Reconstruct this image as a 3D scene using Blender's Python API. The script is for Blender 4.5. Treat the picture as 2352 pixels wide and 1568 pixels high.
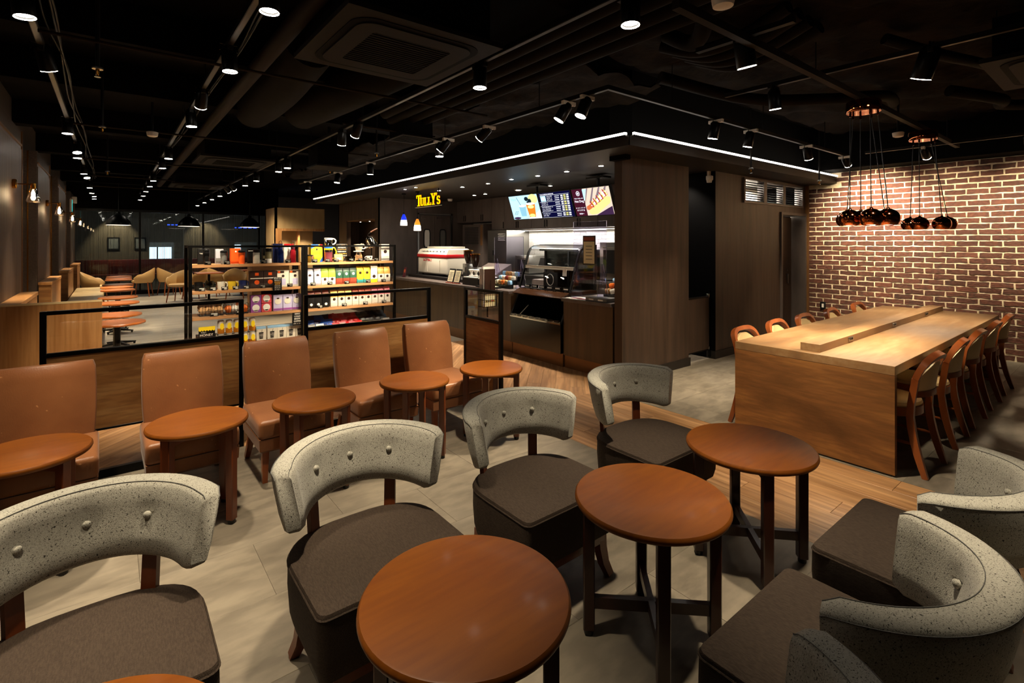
import bpy, bmesh, math, random
from mathutils import Vector, Matrix
S = bpy.context.scene
for o in list(bpy.data.objects): bpy.data.objects.remove(o)
COL = S.collection
random.seed(11)
R = math.radians
# ------------------------------------------------------------------ camera
cam = bpy.data.cameras.new('camera'); cam.sensor_width = 36.0
cam.lens = 1158.3 / 2352 * 36; cam.shift_y = (554.6 - 784) / 2352
cam.clip_start = .02; cam.clip_end = 80
camo = bpy.data.objects.new('camera', cam); COL.objects.link(camo)
camo.location = (0, 0, 1.53); camo.rotation_euler = (R(90), 0, R(51.55 - 90))
S.camera = camo
# ------------------------------------------------------------------ world, exposure
W = bpy.data.worlds.new('world'); S.world = W; W.use_nodes = True
W.node_tree.nodes['Background'].inputs[0].default_value = (.9, .8, .7, 1)
W.node_tree.nodes['Background'].inputs[1].default_value = .004
S.view_settings.view_transform = 'Standard'; S.view_settings.look = 'None'
S.view_settings.gamma = 1; S.view_settings.use_curve_mapping = False
S.view_settings.exposure = 0.28
SPOT_W = 215.0          # power of one track spotlight
WARM = (1.0, .84, .60)
# ------------------------------------------------------------------ helpers
def lin(h):
    if not isinstance(h, str): return tuple(h) + ((1,) if len(h) == 3 else ())
    h = h.lstrip('#'); r = []
    for i in (0, 2, 4):
        v = int(h[i:i+2], 16) / 255
        r.append(v / 12.92 if v <= .04045 else ((v + .055) / 1.055) ** 2.4)
    return (*r, 1)
MATS = {}
def M(name, col, rough=.5, metal=0, col2=None, sc=(5, 5, 5), det=3, lo=.35, hi=.65, rnd=0, bump=0, bsc=(60, 60, 60),
      spk=None, emis=None, est=0, trans=0, ior=1.45, alpha=1, coat=0, spec=.5, sheen=0, col3=None, dist=0, rvar=0, grain=None):
    m = bpy.data.materials.new(name); m.use_nodes = True; MATS[name] = m
    nt = m.node_tree; N = nt.nodes; L = nt.links; b = N['Principled BSDF']
    b.inputs['Base Color'].default_value = lin(col); b.inputs['Roughness'].default_value = rough
    b.inputs['Metallic'].default_value = metal; b.inputs['IOR'].default_value = ior
    b.inputs['Specular IOR Level'].default_value = spec
    b.inputs['Transmission Weight'].default_value = trans; b.inputs['Alpha'].default_value = alpha
    b.inputs['Coat Weight'].default_value = coat; b.inputs['Coat Roughness'].default_value = .12
    b.inputs['Sheen Weight'].default_value = sheen
    if emis: b.inputs['Emission Color'].default_value = lin(emis); b.inputs['Emission Strength'].default_value = est
    def noise(scale, detail, d=0):
        tc = N.new('ShaderNodeTexCoord'); mp = N.new('ShaderNodeMapping'); mp.inputs['Scale'].default_value = scale
        L.new(tc.outputs['Object'], mp.inputs['Vector']); src = mp.outputs['Vector']
        if rnd:
            oi = N.new('ShaderNodeObjectInfo'); mu = N.new('ShaderNodeMath'); mu.operation = 'MULTIPLY'; mu.inputs[1].default_value = 37
            L.new(oi.outputs['Random'], mu.inputs[0]); ad = N.new('ShaderNodeVectorMath'); ad.operation = 'ADD'
            L.new(src, ad.inputs[0]); L.new(mu.outputs[0], ad.inputs[1]); src = ad.outputs[0]
        n = N.new('ShaderNodeTexNoise'); n.inputs['Scale'].default_value = 1; n.inputs['Detail'].default_value = detail
        n.inputs['Distortion'].default_value = d; L.new(src, n.inputs['Vector']); return n.outputs['Fac']
    def ramp(f, stops):
        r = N.new('ShaderNodeValToRGB'); e = r.color_ramp.elements
        e[0].position, e[0].color = stops[0][0], lin(stops[0][1]); e[1].position, e[1].color = stops[-1][0], lin(stops[-1][1])
        for p, c in stops[1:-1]: x = e.new(p); x.color = lin(c)
        L.new(f, r.inputs['Fac']); return r.outputs['Color']
    out = None
    if col2:
        f = noise(sc, det, dist)
        out = ramp(f, [(lo, col), (hi, col2)] if not col3 else [(lo, col), ((lo + hi) / 2, col3), (hi, col2)])
    def mixc(a, bcol, fac, mode='MIX'):
        x = N.new('ShaderNodeMix'); x.data_type = 'RGBA'; x.blend_type = mode
        if isinstance(fac, float): x.inputs['Factor'].default_value = fac
        else: L.new(fac, x.inputs['Factor'])
        if a is not None: L.new(a, x.inputs['A'])
        else: x.inputs['A'].default_value = lin(col)
        if isinstance(bcol, (tuple, str)): x.inputs['B'].default_value = lin(bcol)
        else: L.new(bcol, x.inputs['B'])
        return x.outputs['Result']
    if grain:                                   # (scale xyz, colour, strength)
        g = noise(grain[0], 4); r = ramp(g, [(.42, (0, 0, 0)), (.62, (1, 1, 1))])
        mu = N.new('ShaderNodeMath'); mu.operation = 'MULTIPLY'; mu.inputs[1].default_value = grain[2]; L.new(r, mu.inputs[0])
        out = mixc(out, grain[1], mu.outputs[0])
    if spk:                                     # list of (scale, threshold, colour)
        for (s_, th, c_) in spk:
            g = noise((s_, s_, s_), 1); r = ramp(g, [(th, (0, 0, 0)), (th + .03, (1, 1, 1))]); out = mixc(out, c_, r)
    if rnd:
        oi = N.new('ShaderNodeObjectInfo'); mr = N.new('ShaderNodeMapRange')
        mr.inputs['To Min'].default_value = 1 - rnd; mr.inputs['To Max'].default_value = 1 + rnd
        L.new(oi.outputs['Random'], mr.inputs['Value']); hs = N.new('ShaderNodeHueSaturation')
        L.new(mr.outputs['Result'], hs.inputs['Value'])
        if out is not None: L.new(out, hs.inputs['Color'])
        else: hs.inputs['Color'].default_value = lin(col)
        out = hs.outputs['Color']
    if out is not None: L.new(out, b.inputs['Base Color'])
    if rvar:
        f = noise((sc[0] * 1.7, sc[1] * 1.7, sc[2] * 1.7), 3); mr = N.new('ShaderNodeMapRange')
        mr.inputs['To Min'].default_value = max(0, rough - rvar); mr.inputs['To Max'].default_value = min(1, rough + rvar)
        L.new(f, mr.inputs['Value']); L.new(mr.outputs['Result'], b.inputs['Roughness'])
    if bump:
        f = noise(bsc, 3); bp = N.new('ShaderNodeBump'); bp.inputs['Strength'].default_value = bump; bp.inputs['Distance'].default_value = .01
        L.new(f, bp.inputs['Height']); L.new(bp.outputs['Normal'], b.inputs['Normal'])
    return m
def E(name, col, st):
    m = bpy.data.materials.new(name); m.use_nodes = True; MATS[name] = m; N = m.node_tree.nodes; N.clear()
    e = N.new('ShaderNodeEmission'); e.inputs[0].default_value = lin(col); e.inputs[1].default_value = st
    o = N.new('ShaderNodeOutputMaterial'); m.node_tree.links.new(e.outputs[0], o.inputs[0]); return m

class MB:
    def __init__(s): s.v = []; s.f = []; s.mi = []; s.cur = 0
    def add(s, vs, fs, T=None):
        n = len(s.v)
        s.v += [tuple(T @ Vector(v)) for v in vs] if T is not None else [tuple(v) for v in vs]
        s.f += [tuple(i + n for i in f) for f in fs]; s.mi += [s.cur] * len(fs); return s
    def box(s, x0, x1, y0, y1, z0, z1, T=None):
        return s.add([(x0,y0,z0),(x1,y0,z0),(x1,y1,z0),(x0,y1,z0),(x0,y0,z1),(x1,y0,z1),(x1,y1,z1),(x0,y1,z1)],
                     [(0,3,2,1),(4,5,6,7),(0,1,5,4),(1,2,6,5),(2,3,7,6),(3,0,4,7)], T)
    def rbox(s, x0, x1, y0, y1, z0, z1, r=.01, seg=2, T=None):
        bm = bmesh.new(); bmesh.ops.create_cube(bm, size=1)
        for v in bm.verts: v.co = (x0 + (v.co.x + .5) * (x1 - x0), y0 + (v.co.y + .5) * (y1 - y0), z0 + (v.co.z + .5) * (z1 - z0))
        r = min(r, .49 * min(x1 - x0, y1 - y0, z1 - z0))
        bmesh.ops.bevel(bm, geom=bm.edges[:] + bm.verts[:], offset=r, segments=seg, profile=.5, affect='EDGES')
        bm.verts.index_update()
        s.add([v.co for v in bm.verts], [[v.index for v in f.verts] for f in bm.faces], T); bm.free(); return s
    def rings(s, rs, cap0=True, cap1=True, closed=True, T=None):
        n = len(rs[0]); vs = [p for r in rs for p in r]; fs = []
        for i in range(len(rs) - 1):
            for j in range(n if closed else n - 1):
                k = (j + 1) % n; fs.append((i*n+j, i*n+k, (i+1)*n+k, (i+1)*n+j))
        if cap0: fs.append(tuple(range(n - 1, -1, -1)))
        if cap1: fs.append(tuple((len(rs) - 1) * n + j for j in range(n)))
        return s.add(vs, fs, T)
    def lathe(s, prof, n=24, c=(0, 0, 0), T=None, cap0=True, cap1=True):
        rs = [[(c[0] + r * math.cos(2*math.pi*j/n), c[1] + r * math.sin(2*math.pi*j/n), c[2] + z) for j in range(n)] for r, z in prof]
        return s.rings(rs, cap0, cap1, True, T)
    def cyl(s, x, y, z0, z1, r, n=16, r1=None, T=None): return s.lathe([(r, z0), (r if r1 is None else r1, z1)], n, (x, y, 0), T)
    def prism(s, poly, z0, z1, T=None):
        n = len(poly)
        return s.rings([[(x, y, z0) for x, y in poly], [(x, y, z1) for x, y in poly]], True, True, True, T)
    def tube(s, pts, r, n=8, closed=False, T=None, sect=None):
        pts = [Vector(p) for p in pts]; m = len(pts); rs = []; up = None
        for i, p in enumerate(pts):
            a = pts[(i - 1) % m] if (i or closed) else p; b = pts[(i + 1) % m] if (i < m - 1 or closed) else p
            t = (b - a).normalized()
            if up is None: up = Vector((0, 0, 1)) if abs(t.z) < .9 else Vector((1, 0, 0))
            u = up - t * up.dot(t); u.normalize(); up = u; w = t.cross(u); rr = r[i] if isinstance(r, (list, tuple)) else r
            if sect: rs.append([p + w * (a_ * rr) + u * (b_ * rr) for a_, b_ in sect])
            else: rs.append([p + w * (rr * math.cos(2*math.pi*j/n)) + u * (rr * math.sin(2*math.pi*j/n)) for j in range(n)])
        if closed: rs.append(rs[0])
        return s.rings(rs, not closed, not closed, True, T)
    def mesh(s, name, *mats, ang=38):
        me = bpy.data.meshes.new(name); me.from_pydata(s.v, [], s.f)
        for m in mats: me.materials.append(MATS[m] if isinstance(m, str) else m)
        if len(mats) > 1: me.polygons.foreach_set('material_index', s.mi)
        me.polygons.foreach_set('use_smooth', [True] * len(me.polygons)); me.update()
        me.set_sharp_from_angle(angle=R(ang)); return me
    def build(s, name, mat, parent=None, loc=None, ang=38):
        mats = mat if isinstance(mat, (list, tuple)) else [mat]
        return put(name, s.mesh(name, *mats, ang=ang), parent, loc)
def put(name, me, parent=None, loc=None, rot=None):
    o = bpy.data.objects.new(name, me); COL.objects.link(o)
    if parent: o.parent = parent
    if loc: o.location = loc
    if rot: o.rotation_euler = rot
    return o
def tag(o, label=None, cat=None, group=None, kind=None):
    if label: o['label'] = label
    if cat: o['category'] = cat
    if group: o['group'] = group
    if kind: o['kind'] = kind
    return o
def thing(name, label, cat, loc=(0, 0, 0), rz=0, group=None):
    o = bpy.data.objects.new(name, None); COL.objects.link(o); o.empty_display_size = .05
    o.location = loc; o.rotation_euler = (0, 0, rz); return tag(o, label, cat, group)
def copy_tree(o, loc=None, rz=None, label=None, group=None, parent=None):
    c = o.copy(); COL.objects.link(c)
    if parent: c.parent = parent
    if loc is not None: c.location = loc
    if rz is not None: c.rotation_euler = (0, 0, rz)
    if label: c['label'] = label
    if group: c['group'] = group
    for ch in [x for x in KIDS.get(o.name, [])] or list(o.children): copy_tree(ch, parent=c)
    return c
KIDS = {}
def struct(o): o['kind'] = 'structure'; return o
def box(name, mat, x0, x1, y0, y1, z0, z1, parent=None, r=0):
    b = MB(); c = ((x0+x1)/2, (y0+y1)/2, (z0+z1)/2) if parent is None else (0, 0, 0)
    a = (x0-c[0], x1-c[0], y0-c[1], y1-c[1], z0-c[2], z1-c[2])
    if r: b.rbox(*a, r)
    else: b.box(*a)
    return b.build(name, mat, parent, None if parent else c)
def text(s, size, name, mat, parent, loc, rot, ext=.0008, align='CENTER', sx=1):
    cu = bpy.data.curves.new(name, 'FONT'); cu.body = s; cu.size = size; cu.extrude = ext; cu.align_x = align; cu.align_y = 'CENTER'
    cu.resolution_u = 2
    t = bpy.data.objects.new(name, cu); COL.objects.link(t); dg = bpy.context.evaluated_depsgraph_get()
    me = bpy.data.meshes.new_from_object(t.evaluated_get(dg)); bpy.data.objects.remove(t)
    me.materials.clear(); me.materials.append(MATS[mat])
    o = put(name, me, parent, loc, rot)
    if sx != 1: o.scale = (sx, 1, 1)
    return o
def light(kind, loc, power, parent=None, col=WARM, size=.05, rot=None, spot=None, blend=.5, sy=None):
    l = bpy.data.lights.new('lamp_light', kind); l.energy = power; l.color = col
    if kind == 'SPOT': l.spot_size = spot; l.spot_blend = blend; l.shadow_soft_size = size
    elif kind == 'AREA':
        l.size = size
        if sy: l.shape = 'RECTANGLE'; l.size_y = sy
    else: l.shadow_soft_size = size
    o = bpy.data.objects.new('lamp_light', l); COL.objects.link(o); o.location = loc
    if rot: o.rotation_euler = rot
    if parent: o.parent = parent
    return o
def clip(poly, x0, x1, y0, y1):
    for ax, lim, sg in ((0, x0, 1), (0, x1, -1), (1, y0, 1), (1, y1, -1)):
        out = []
        for i in range(len(poly)):
            a, b = poly[i], poly[(i + 1) % len(poly)]; da, db = sg * (a[ax] - lim), sg * (b[ax] - lim)
            if da >= 0: out.append(a)
            if (da >= 0) != (db >= 0):
                t = da / (da - db); out.append((a[0] + t * (b[0] - a[0]), a[1] + t * (b[1] - a[1])))
        poly = out
        if not poly: return poly
    return poly
def area(p): return abs(sum(p[i][0]*p[(i+1)%len(p)][1] - p[(i+1)%len(p)][0]*p[i][1] for i in range(len(p)))) / 2
# ------------------------------------------------------------------ materials
M('black_metal', '#0b0a09', .35, .6); M('black_matte', '#050403', .95, spec=.1); M('ceil_black', '#070504', .95, spec=.08)
M('duct', '#120c07', .8, spec=.12, col2='#0b0704', sc=(6, 6, 6), bump=.25, bsc=(9, 9, 9)); M('pipe', '#1c130a', .7, spec=.15)
M('insul', '#1c140c', .95, spec=.1, col2='#0d0805', sc=(7, 7, 7), bump=.9, bsc=(12, 12, 12))
M('track', '#0f0d0b', .5, spec=.3); M('white_plastic', '#d8d0c4', .5); M('ac_panel', '#150f09', .7, spec=.15); M('ac_dark', '#060505', .8, spec=.1)
M('tile', '#7c7263', .5, col2='#5b5246', sc=(2.2, 4.5, 2), det=9, lo=.28, hi=.72, rnd=.11, bump=.05, bsc=(14, 30, 9), rvar=.08, dist=.4, grain=((7, 17, 3), '#8d8270', .4))
M('grout', '#665d50', .8)
M('plank', '#b98a58', .38, col2='#9a6c40', sc=(14, 1.6, 4), det=5, rnd=.12, bump=.05, bsc=(90, 6, 9), rvar=.1, grain=((46, 2.2, 4), '#7d5330', .55))
M('mahogany', '#663409', .38, spec=.32, col2='#77420d', sc=(2.5, 9, 3), det=5, lo=.3, hi=.72, coat=.06, bump=.012, bsc=(8, 90, 8), grain=((5, 45, 5), '#54250a', .3))
M('redwood', '#5e2b11', .3, col2='#6b3315', sc=(16, 16, 3), coat=.25)
M('chairwood', '#7a3a17', .32, col2='#8f4b20', sc=(12, 12, 3), coat=.25)
M('leather', '#855430', .38, spec=.35, col2='#764727', sc=(4, 4, 4), bump=.12, bsc=(180, 180, 60), spk=[(38, .74, '#a8764f')], sheen=.1)
M('fabric_grey', '#a4a094', .95, col2='#b7b3a6', sc=(260, 260, 260), det=2, spk=[(200, .67, '#302d27'), (330, .63, '#6a675d')], bump=.22, bsc=(420, 420, 420), sheen=.15, spec=.2)
M('fabric_seat', '#43372d', .8, col2='#352a22', sc=(260, 60, 260), det=2, bump=.35, bsc=(500, 200, 500), spec=.25)
M('panelwood', '#a87a48', .5, col2='#74491f', sc=(2.2, 6, 7), det=6, lo=.3, hi=.72, dist=.6, col3='#8f6032', bump=.08, bsc=(20, 60, 70), grain=((6, 30, 60), '#5e3a1a', .4))
M('tablewood', '#a1805a', .45, col2='#6f5236', sc=(1.3, 5, 6), det=6, lo=.28, hi=.72, dist=.5, col3='#8b6a46', bump=.06, bsc=(12, 50, 50), grain=((4, 30, 40), '#7f562e', .4), rvar=.08)
M('darkwood', '#48362a', .5, col2='#33251b', sc=(9, 9, .9), det=6, lo=.3, hi=.7, grain=((22, 22, 1.2), '#57412f', .3), bump=.04, bsc=(60, 60, 4), rvar=.08)
M('darkpanel', '#5a4f49', .42, col2='#4c423d', sc=(6, 6, 2), bump=.03)
M('soffit', '#221a13', .5); M('skirting', '#1d1712', .45)
M('oak', '#b58450', .4, col2='#9c6b3c', sc=(12, 12, 1.1), det=5, grain=((42, 42, 2), '#865527', .5), rvar=.05)
M('oakshelf', '#b98b5e', .45, col2='#a2734a', sc=(2, 30, 30), det=4)
M('cream', '#d8bd8c', .4, col2='#ccae7b', sc=(5, 5, 5), bump=.05, bsc=(90, 90, 90)); M('tubcream', '#c09a63', .4)
M('brick', '#562e20', .8, col2='#37221a', sc=(7, 9, 14), det=5, lo=.28, hi=.75, rnd=.28, bump=.8, bsc=(30, 30, 45), grain=((22, 22, 30), '#6d402d', .35))
M('mortar', '#dccbab', .9, col2='#c9b694', sc=(14, 14, 14), bump=.5, bsc=(60, 60, 60))
M('subway', '#e6e2da', .12, rnd=.05); M('subgrout', '#a9a59b', .8); M('steel', '#9a9894', .28, 1); M('chrome', '#c8c6c2', .08, 1)
M('bronze', '#7a5530', .4, .35); M('copper', '#b5683f', .06, 1); M('brass', '#b07a2c', .22, 1)
M('glass', '#ffffff', 0, trans=1, ior=1.45); M('acrylic', '#e8e6ff', .02, trans=1, ior=1.2)
M('glass_dark', '#9aa39a', .02, trans=1, ior=1.4)
M('white', '#e9e5dc', .5); M('offwhite', '#d9d2c0', .35, coat=.3); M('red', '#b3161a', .35); M('orange', '#e4581a', .4); M('yellow', '#f0d21e', .45)
M('lime', '#a9cf2c', .45); M('green', '#1f4a35', .4); M('rust', '#8c3a26', .45); M('navy', '#1b2350', .35); M('purple', '#8c4a94', .5); M('pinkred', '#c8434c', .5)
M('lilac', '#b7b0cf', .5); M('silver', '#b9bac4', .4, .25); M('khaki', '#7d7350', .45); M('grey', '#63625f', .5); M('choc', '#2e1a12', .45); M('kraft', '#a98252', .75)
M('pink', '#cf6a7a', .45); M('gold', '#c59a4c', .4, .3); M('skyblue', '#8fb9d9', .5); M('blue', '#2258b8', .3); M('honey', '#b9731c', .25); M('bread', '#b48a5c', .7); M('snackorange', '#d9691c', .4)
M('black', '#0c0b0b', .4); M('ink', '#181412', .6); M('chalk', '#e8e2d4', .7); M('goldink', '#d9a23c', .6); M('paper', '#e9dfb8', .7); M('cardgrey', '#6b6965', .6); M('maroon', '#4a1522', .5)
M('bagtex', '#d8d2c6', .42, bump=.3, bsc=(14, 14, 40))
M('navyglass', '#28407a', .05, trans=.85); M('redglass', '#a81d2c', .05, trans=.8); M('coffee', '#1f0f07', .2)
M('teal', '#2d8b8b', .5); M('meat', '#b5502c', .5); M('mustard', '#d8b62a', .4); M('ketchup', '#a3181a', .35); M('bun', '#d8b070', .6); M('lettuce', '#4e7a35', .6)
M('glass_blue', '#1a2cc0', .15, trans=.5, emis='#2240ff', est=.6); M('glass_amber', '#c06a14', .15, trans=.5, emis='#ff9a30', est=.5)
M('curtain', '#b5b2b0', .5, .2, alpha=.6); M('tan', '#a98c60', .55, col2='#9e8156', sc=(8, 8, 2)); M('greywall', '#54483a', .7); M('redseat', '#6d1d17', .5)
M('farfloor', '#9a9080', .4, col2='#837969', sc=(1.6, 9, 1), det=5, grain=((2, 30, 2), '#b0a592', .5), rvar=.08)
M('granite', '#4b3f38', .45, col2='#3c322c', sc=(40, 40, 40), det=4)
E('led', '#fff3e4', 9); E('lens', '#fff4e2', 40); E('bulb', '#ffd9a0', 60); E('dome_in', '#ffe9cf', 5); E('glow_white', '#fff2df', 6)
E('screen_sky', '#a9d8ee', 1.5); E('screen_navy', '#0a0a2e', 1.2); E('screen_maroon', '#3c1220', 1.3); E('screen_white', '#f4f4ff', 1.7); E('screen_yellow', '#e8dc7a', 1.5)
E('screen_tan', '#cdb9a6', 1.4); E('screen_bun', '#e6c77e', 1.4); E('screen_red', '#a81f24', 1.3); E('screen_mustard', '#e8cf4a', 1.4); E('screen_green', '#3f6a3a', 1.2); E('screen_tea', '#c8741e', 1.4); E('screen_milk', '#7fb0c4', 1.4)
E('screen_dark', '#17262e', 1); E('screen_lemon', '#d8d88a', 1.4); E('screen_wood', '#7c6a72', 1.2); E('screen_sausage', '#c4653a', 1.3); E('screen_plum', '#3a2440', 1.2)
E('sign_yellow', '#ffd000', 1.8); E('sign_orange', '#ff7a10', 1.2); E('glow_blue', '#3a5cff', 4); E('glow_cold', '#cfe0ff', 5); E('glow_green', '#3fc8c0', 1.0); E('pend_glow', '#ffe9cf', 7)
M('panelwood_y', '#9a6835', .5, col2='#5c3a1c', sc=(3, 1.6, 6), det=6, lo=.3, hi=.72, dist=.6, col3='#7c5029', bump=.08, bsc=(20, 20, 70), grain=((30, 6, 60), '#5c3a1a', .45))
M('tabletop2', '#b5652a', .3, col2='#a0561f', sc=(3, 14, 3), det=4, coat=.2)
M('redwood_shaded', '#30140a', .3, col2='#3c1a0c', sc=(16, 16, 3), coat=.25)  # redwood darkened: the shade on the lounge table legs is put into the colour
M('edgewood', '#4d3a2b', .5, col2='#423022', sc=(9, 9, .9))
M('slot', '#4a453d', .4, .8)
M('smoke', '#3a3c38', .05, trans=.9, ior=1.3)
M('counterfront', '#4c3922', .36, col2='#3c2c19', sc=(9, 9, .9), grain=((22, 22, 1.2), '#5a442b', .3))
M('gloss_black', '#080706', .18)
M('deck', '#3a2415', .14, .3)
# ------------------------------------------------------------------ floor
floor = struct(MB().box(-1.3, 9.3, -2.6, 18.4, -.12, -.012).build('floor', 'grout'))
_share = {}
def lay(name, mat, rect, w, l, ang=0, gap=.0007, stag=.5, org=(0, 0)):
    """rectangular pieces l x w laid in rows, long side along the direction ang, clipped to rect"""
    x0, x1, y0, y1 = rect; ca, sa = math.cos(ang), math.sin(ang); n = 0
    cx, cy = (x0+x1)/2, (y0+y1)/2; rad = math.hypot(x1-x0, y1-y0) / 2 + l
    lu = (cx-org[0])*ca + (cy-org[1])*sa; lv = -(cx-org[0])*sa + (cy-org[1])*ca
    for j in range(int((lv-rad)//w), int((lv+rad)//w) + 1):
        off = (j * stag % 1) * l
        for i in range(int((lu-rad-off)//l), int((lu+rad-off)//l) + 1):
            u0, u1, v0, v1 = i*l+off+gap/2, (i+1)*l+off-gap/2, j*w+gap/2, (j+1)*w-gap/2
            q = [(org[0]+u*ca-v*sa, org[1]+u*sa+v*ca) for u, v in ((u0,v0),(u1,v0),(u1,v1),(u0,v1))]
            c = clip(q, x0, x1, y0, y1)
            if not c or area(c) < .002: continue
            mx, my = org[0]+(u0+u1)/2*ca-(v0+v1)/2*sa, org[1]+(u0+u1)/2*sa+(v0+v1)/2*ca
            if abs(area(c) - (u1-u0)*(v1-v0)) < 1e-5:
                k = (name, w, l)
                if k not in _share:
                    hu, hv = (u1-u0)/2, (v1-v0)/2; b = MB(); e = .0012
                    b.rings([[(-hu,-hv,-.012),(hu,-hv,-.012),(hu,hv,-.012),(-hu,hv,-.012)], [(-hu,-hv,-e),(hu,-hv,-e),(hu,hv,-e),(-hu,hv,-e)],
                             [(-hu+e,-hv+e,0),(hu-e,-hv+e,0),(hu-e,hv-e,0),(-hu+e,hv-e,0)]]); _share[k] = b.mesh(name, mat)
                put(name, _share[k], floor, (mx, my, 0), (0, 0, ang))
            else:
                b = MB(); b.prism([((x-mx)*ca+(y-my)*sa, -(x-mx)*sa+(y-my)*ca) for x, y in c], -.012, 0)
                put(name, b.mesh(name, mat), floor, (mx, my, 0), (0, 0, ang))
            n += 1
lay('floor_tile', 'tile', (-1.2, 2.79, -1.5, 4.2), .46, .92, 0, org=(.1, .05))
lay('floor_tile', 'tile', (3.95, 9.0, -1.5, 3.52), .46, .92, 0, org=(.1, .05))
lay('floor_tile', 'tile', (5.58, 6.30, 3.52, 4.2), .46, .92, 0, org=(.1, .05))
PL = math.pi / 2   # plank mesh runs along its local x; the material's grain runs along local y, so planks are laid turned
def lay_planks(rect, w, l, ang, org=(0, 0)): lay('floor_plank', 'plank_x', rect, w, l, ang, .0015, .37, org)
M('plank_x', '#bd9165', .4, col2='#9b7047', sc=(1.3, 11, 4), det=6, rnd=.14, dist=.5, bump=.05, bsc=(6, 90, 9), rvar=.1, grain=((1.8, 34, 4), '#755031', .6))
lay_planks((2.79, 3.95, -1.5, 3.5), .193, 1.25, PL, (2.79, 0))
lay_planks((2.79, 4.4, 3.5, 6.6), .155, .95, PL / 2)
lay_planks((-1.0, 2.79, 4.2, 6.6), .155, .95, PL / 2)
ff = MB(); ff.box(-1.2, 4.5, 6.6, 18.3, -.013, 0)
o = ff.build('far_floor', 'farfloor', floor)
trims = []
# ------------------------------------------------------------------ ceiling slab with beams
ceil = struct(MB().box(-1.4, 9.3, -2.6, 18.4, 3.3, 3.4).build('ceiling', 'ceil_black'))
for (y, h) in ((2.1, .28), (4.7, .3), (6.3, .3), (8.7, .3), (11.2, .3), (13.8, .3), (16.2, .3)):
    struct(MB().box(-1.3, 3.0, y, y + .22, 3.3 - h, 3.3).build('trim_%d' % int(y * 10), 'ceil_black'))
struct(MB().box(3.05, 8.5, -.4, -.2, 3.0, 3.3).build('trim_1', 'ceil_black'))
struct(MB().box(4.2, 9.0, 3.3, 3.6, 2.54, 3.3).build('trim_3', 'black_matte'))
struct(MB().box(8.55, 9.0, -2.4, 3.3, 2.62, 3.3).build('trim_2', 'black_matte'))
# draped insulation above the service side: a wavy sheet with thickness
def sheet(name, x0, x1, y0, y1, z, amp, nx, ny, seed):
    rnd = random.Random(seed); b = MB(); vs = []; fs = []
    g = [[z + amp * (math.sin(i * .9 + seed) * math.cos(j * .7 + seed * 2) + rnd.uniform(-.6, .6)) for j in range(ny + 1)] for i in range(nx + 1)]
    for k in (0, .02):
        for i in range(nx + 1):
            for j in range(ny + 1): vs.append((x0 + (x1-x0)*i/nx, y0 + (y1-y0)*j/ny, g[i][j] + k))
    n = (nx+1)*(ny+1)
    for i in range(nx):
        for j in range(ny):
            a = i*(ny+1)+j; q = (a, a+ny+1, a+ny+2, a+1); fs += [q[::-1], tuple(x+n for x in q)]
    b.add(vs, fs); return b.build(name, 'insul', ang=80)
tag(sheet('insulation_blanket', 3.1, 8.5, -.15, 2.9, 3.12, .035, 44, 34, 3), 'crumpled dark insulation blanket sagging above the long wooden table', 'insulation')
tag(sheet('insulation_blanket', 3.05, 4.2, 2.95, 12.2, 3.0, .04, 14, 70, 5), 'crumpled dark insulation blanket hung above the strip light along the counter', 'insulation')
# ------------------------------------------------------------------ left wall with pilasters
wl = struct(MB().box(-1.3, -.965, -2.6, 18.4, 0, 3.3).build('wall_left', 'darkpanel'))
for (ya, yb) in ((-2.6, -.6), (1.0, 3.6), (5.2, 7.9), (9.45, 11.18), (12.89, 14.85), (16.49, 18.2)):
    b = MB(); b.box(-.97, -.80, ya, yb, 0, 2.77); p = b.build('pilaster', 'granite', wl)
    # raised panel with a rebate line above
    MB().box(-.801, -.792, ya + .04, yb - .04, .1, 2.56).build('wall_panel', 'darkwood', p)
    MB().box(-.801, -.788, ya + .02, yb - .02, 2.6, 2.62).build('trim_strip', 'bronze', p)
    MB().box(-.80, -.786, yb - .018, yb, 0, 2.77).build('edge_strip', 'bronze', p)
    MB().box(-.90, -.885, ya - .004, ya, 0, 2.77).build('joint_strip', 'brass', p)
# ------------------------------------------------------------------ brick wall (right)
BX = 9.0
wr = struct(MB().box(BX, BX + .3, -2.6, 3.62, 0, 3.3).build('wall_right', 'mortar'))
BW, BH, BJ = .2145, .0595, .0175
brnd = random.Random(4); bmeshes = []
for k in range(8):
    bm = bmesh.new(); bmesh.ops.create_cube(bm, size=1)
    for v in bm.verts: v.co = (v.co.x * .03, v.co.y * BW, v.co.z * BH)
    bmesh.ops.subdivide_edges(bm, edges=[e for e in bm.edges if abs((e.verts[0].co - e.verts[1].co).y) > .1], cuts=4)
    for v in bm.verts:
        if v.co.x < 0: v.co.x += brnd.uniform(-.003, .003); v.co.z += brnd.uniform(-.004, .004)
        if abs(v.co.y) > BW * .45: v.co.y += brnd.uniform(-.004, .004)
    b = MB(); bm.verts.index_update(); b.add([v.co for v in bm.verts], [[v.index for v in f.verts] for f in bm.faces]); bm.free()
    bmeshes.append(b.mesh('brick', 'brick', ang=25))
rest = MB(); cand = []
PY, PZ = BW + BJ, BH + BJ
for r_ in range(int(2.66 / PZ) + 1):
    z = .012 + BH/2 + r_ * PZ
    off = (r_ % 2) * PY / 2 + brnd.uniform(-.012, .012)
    for c_ in range(0, 27):
        y = 3.58 - off - c_ * PY - BW/2 + (PY / 2 if False else 0)
        ov = (z > 2.42 and y > 3.02)
        if ov or z > 2.62: continue
        cand.append((y, z))
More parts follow.
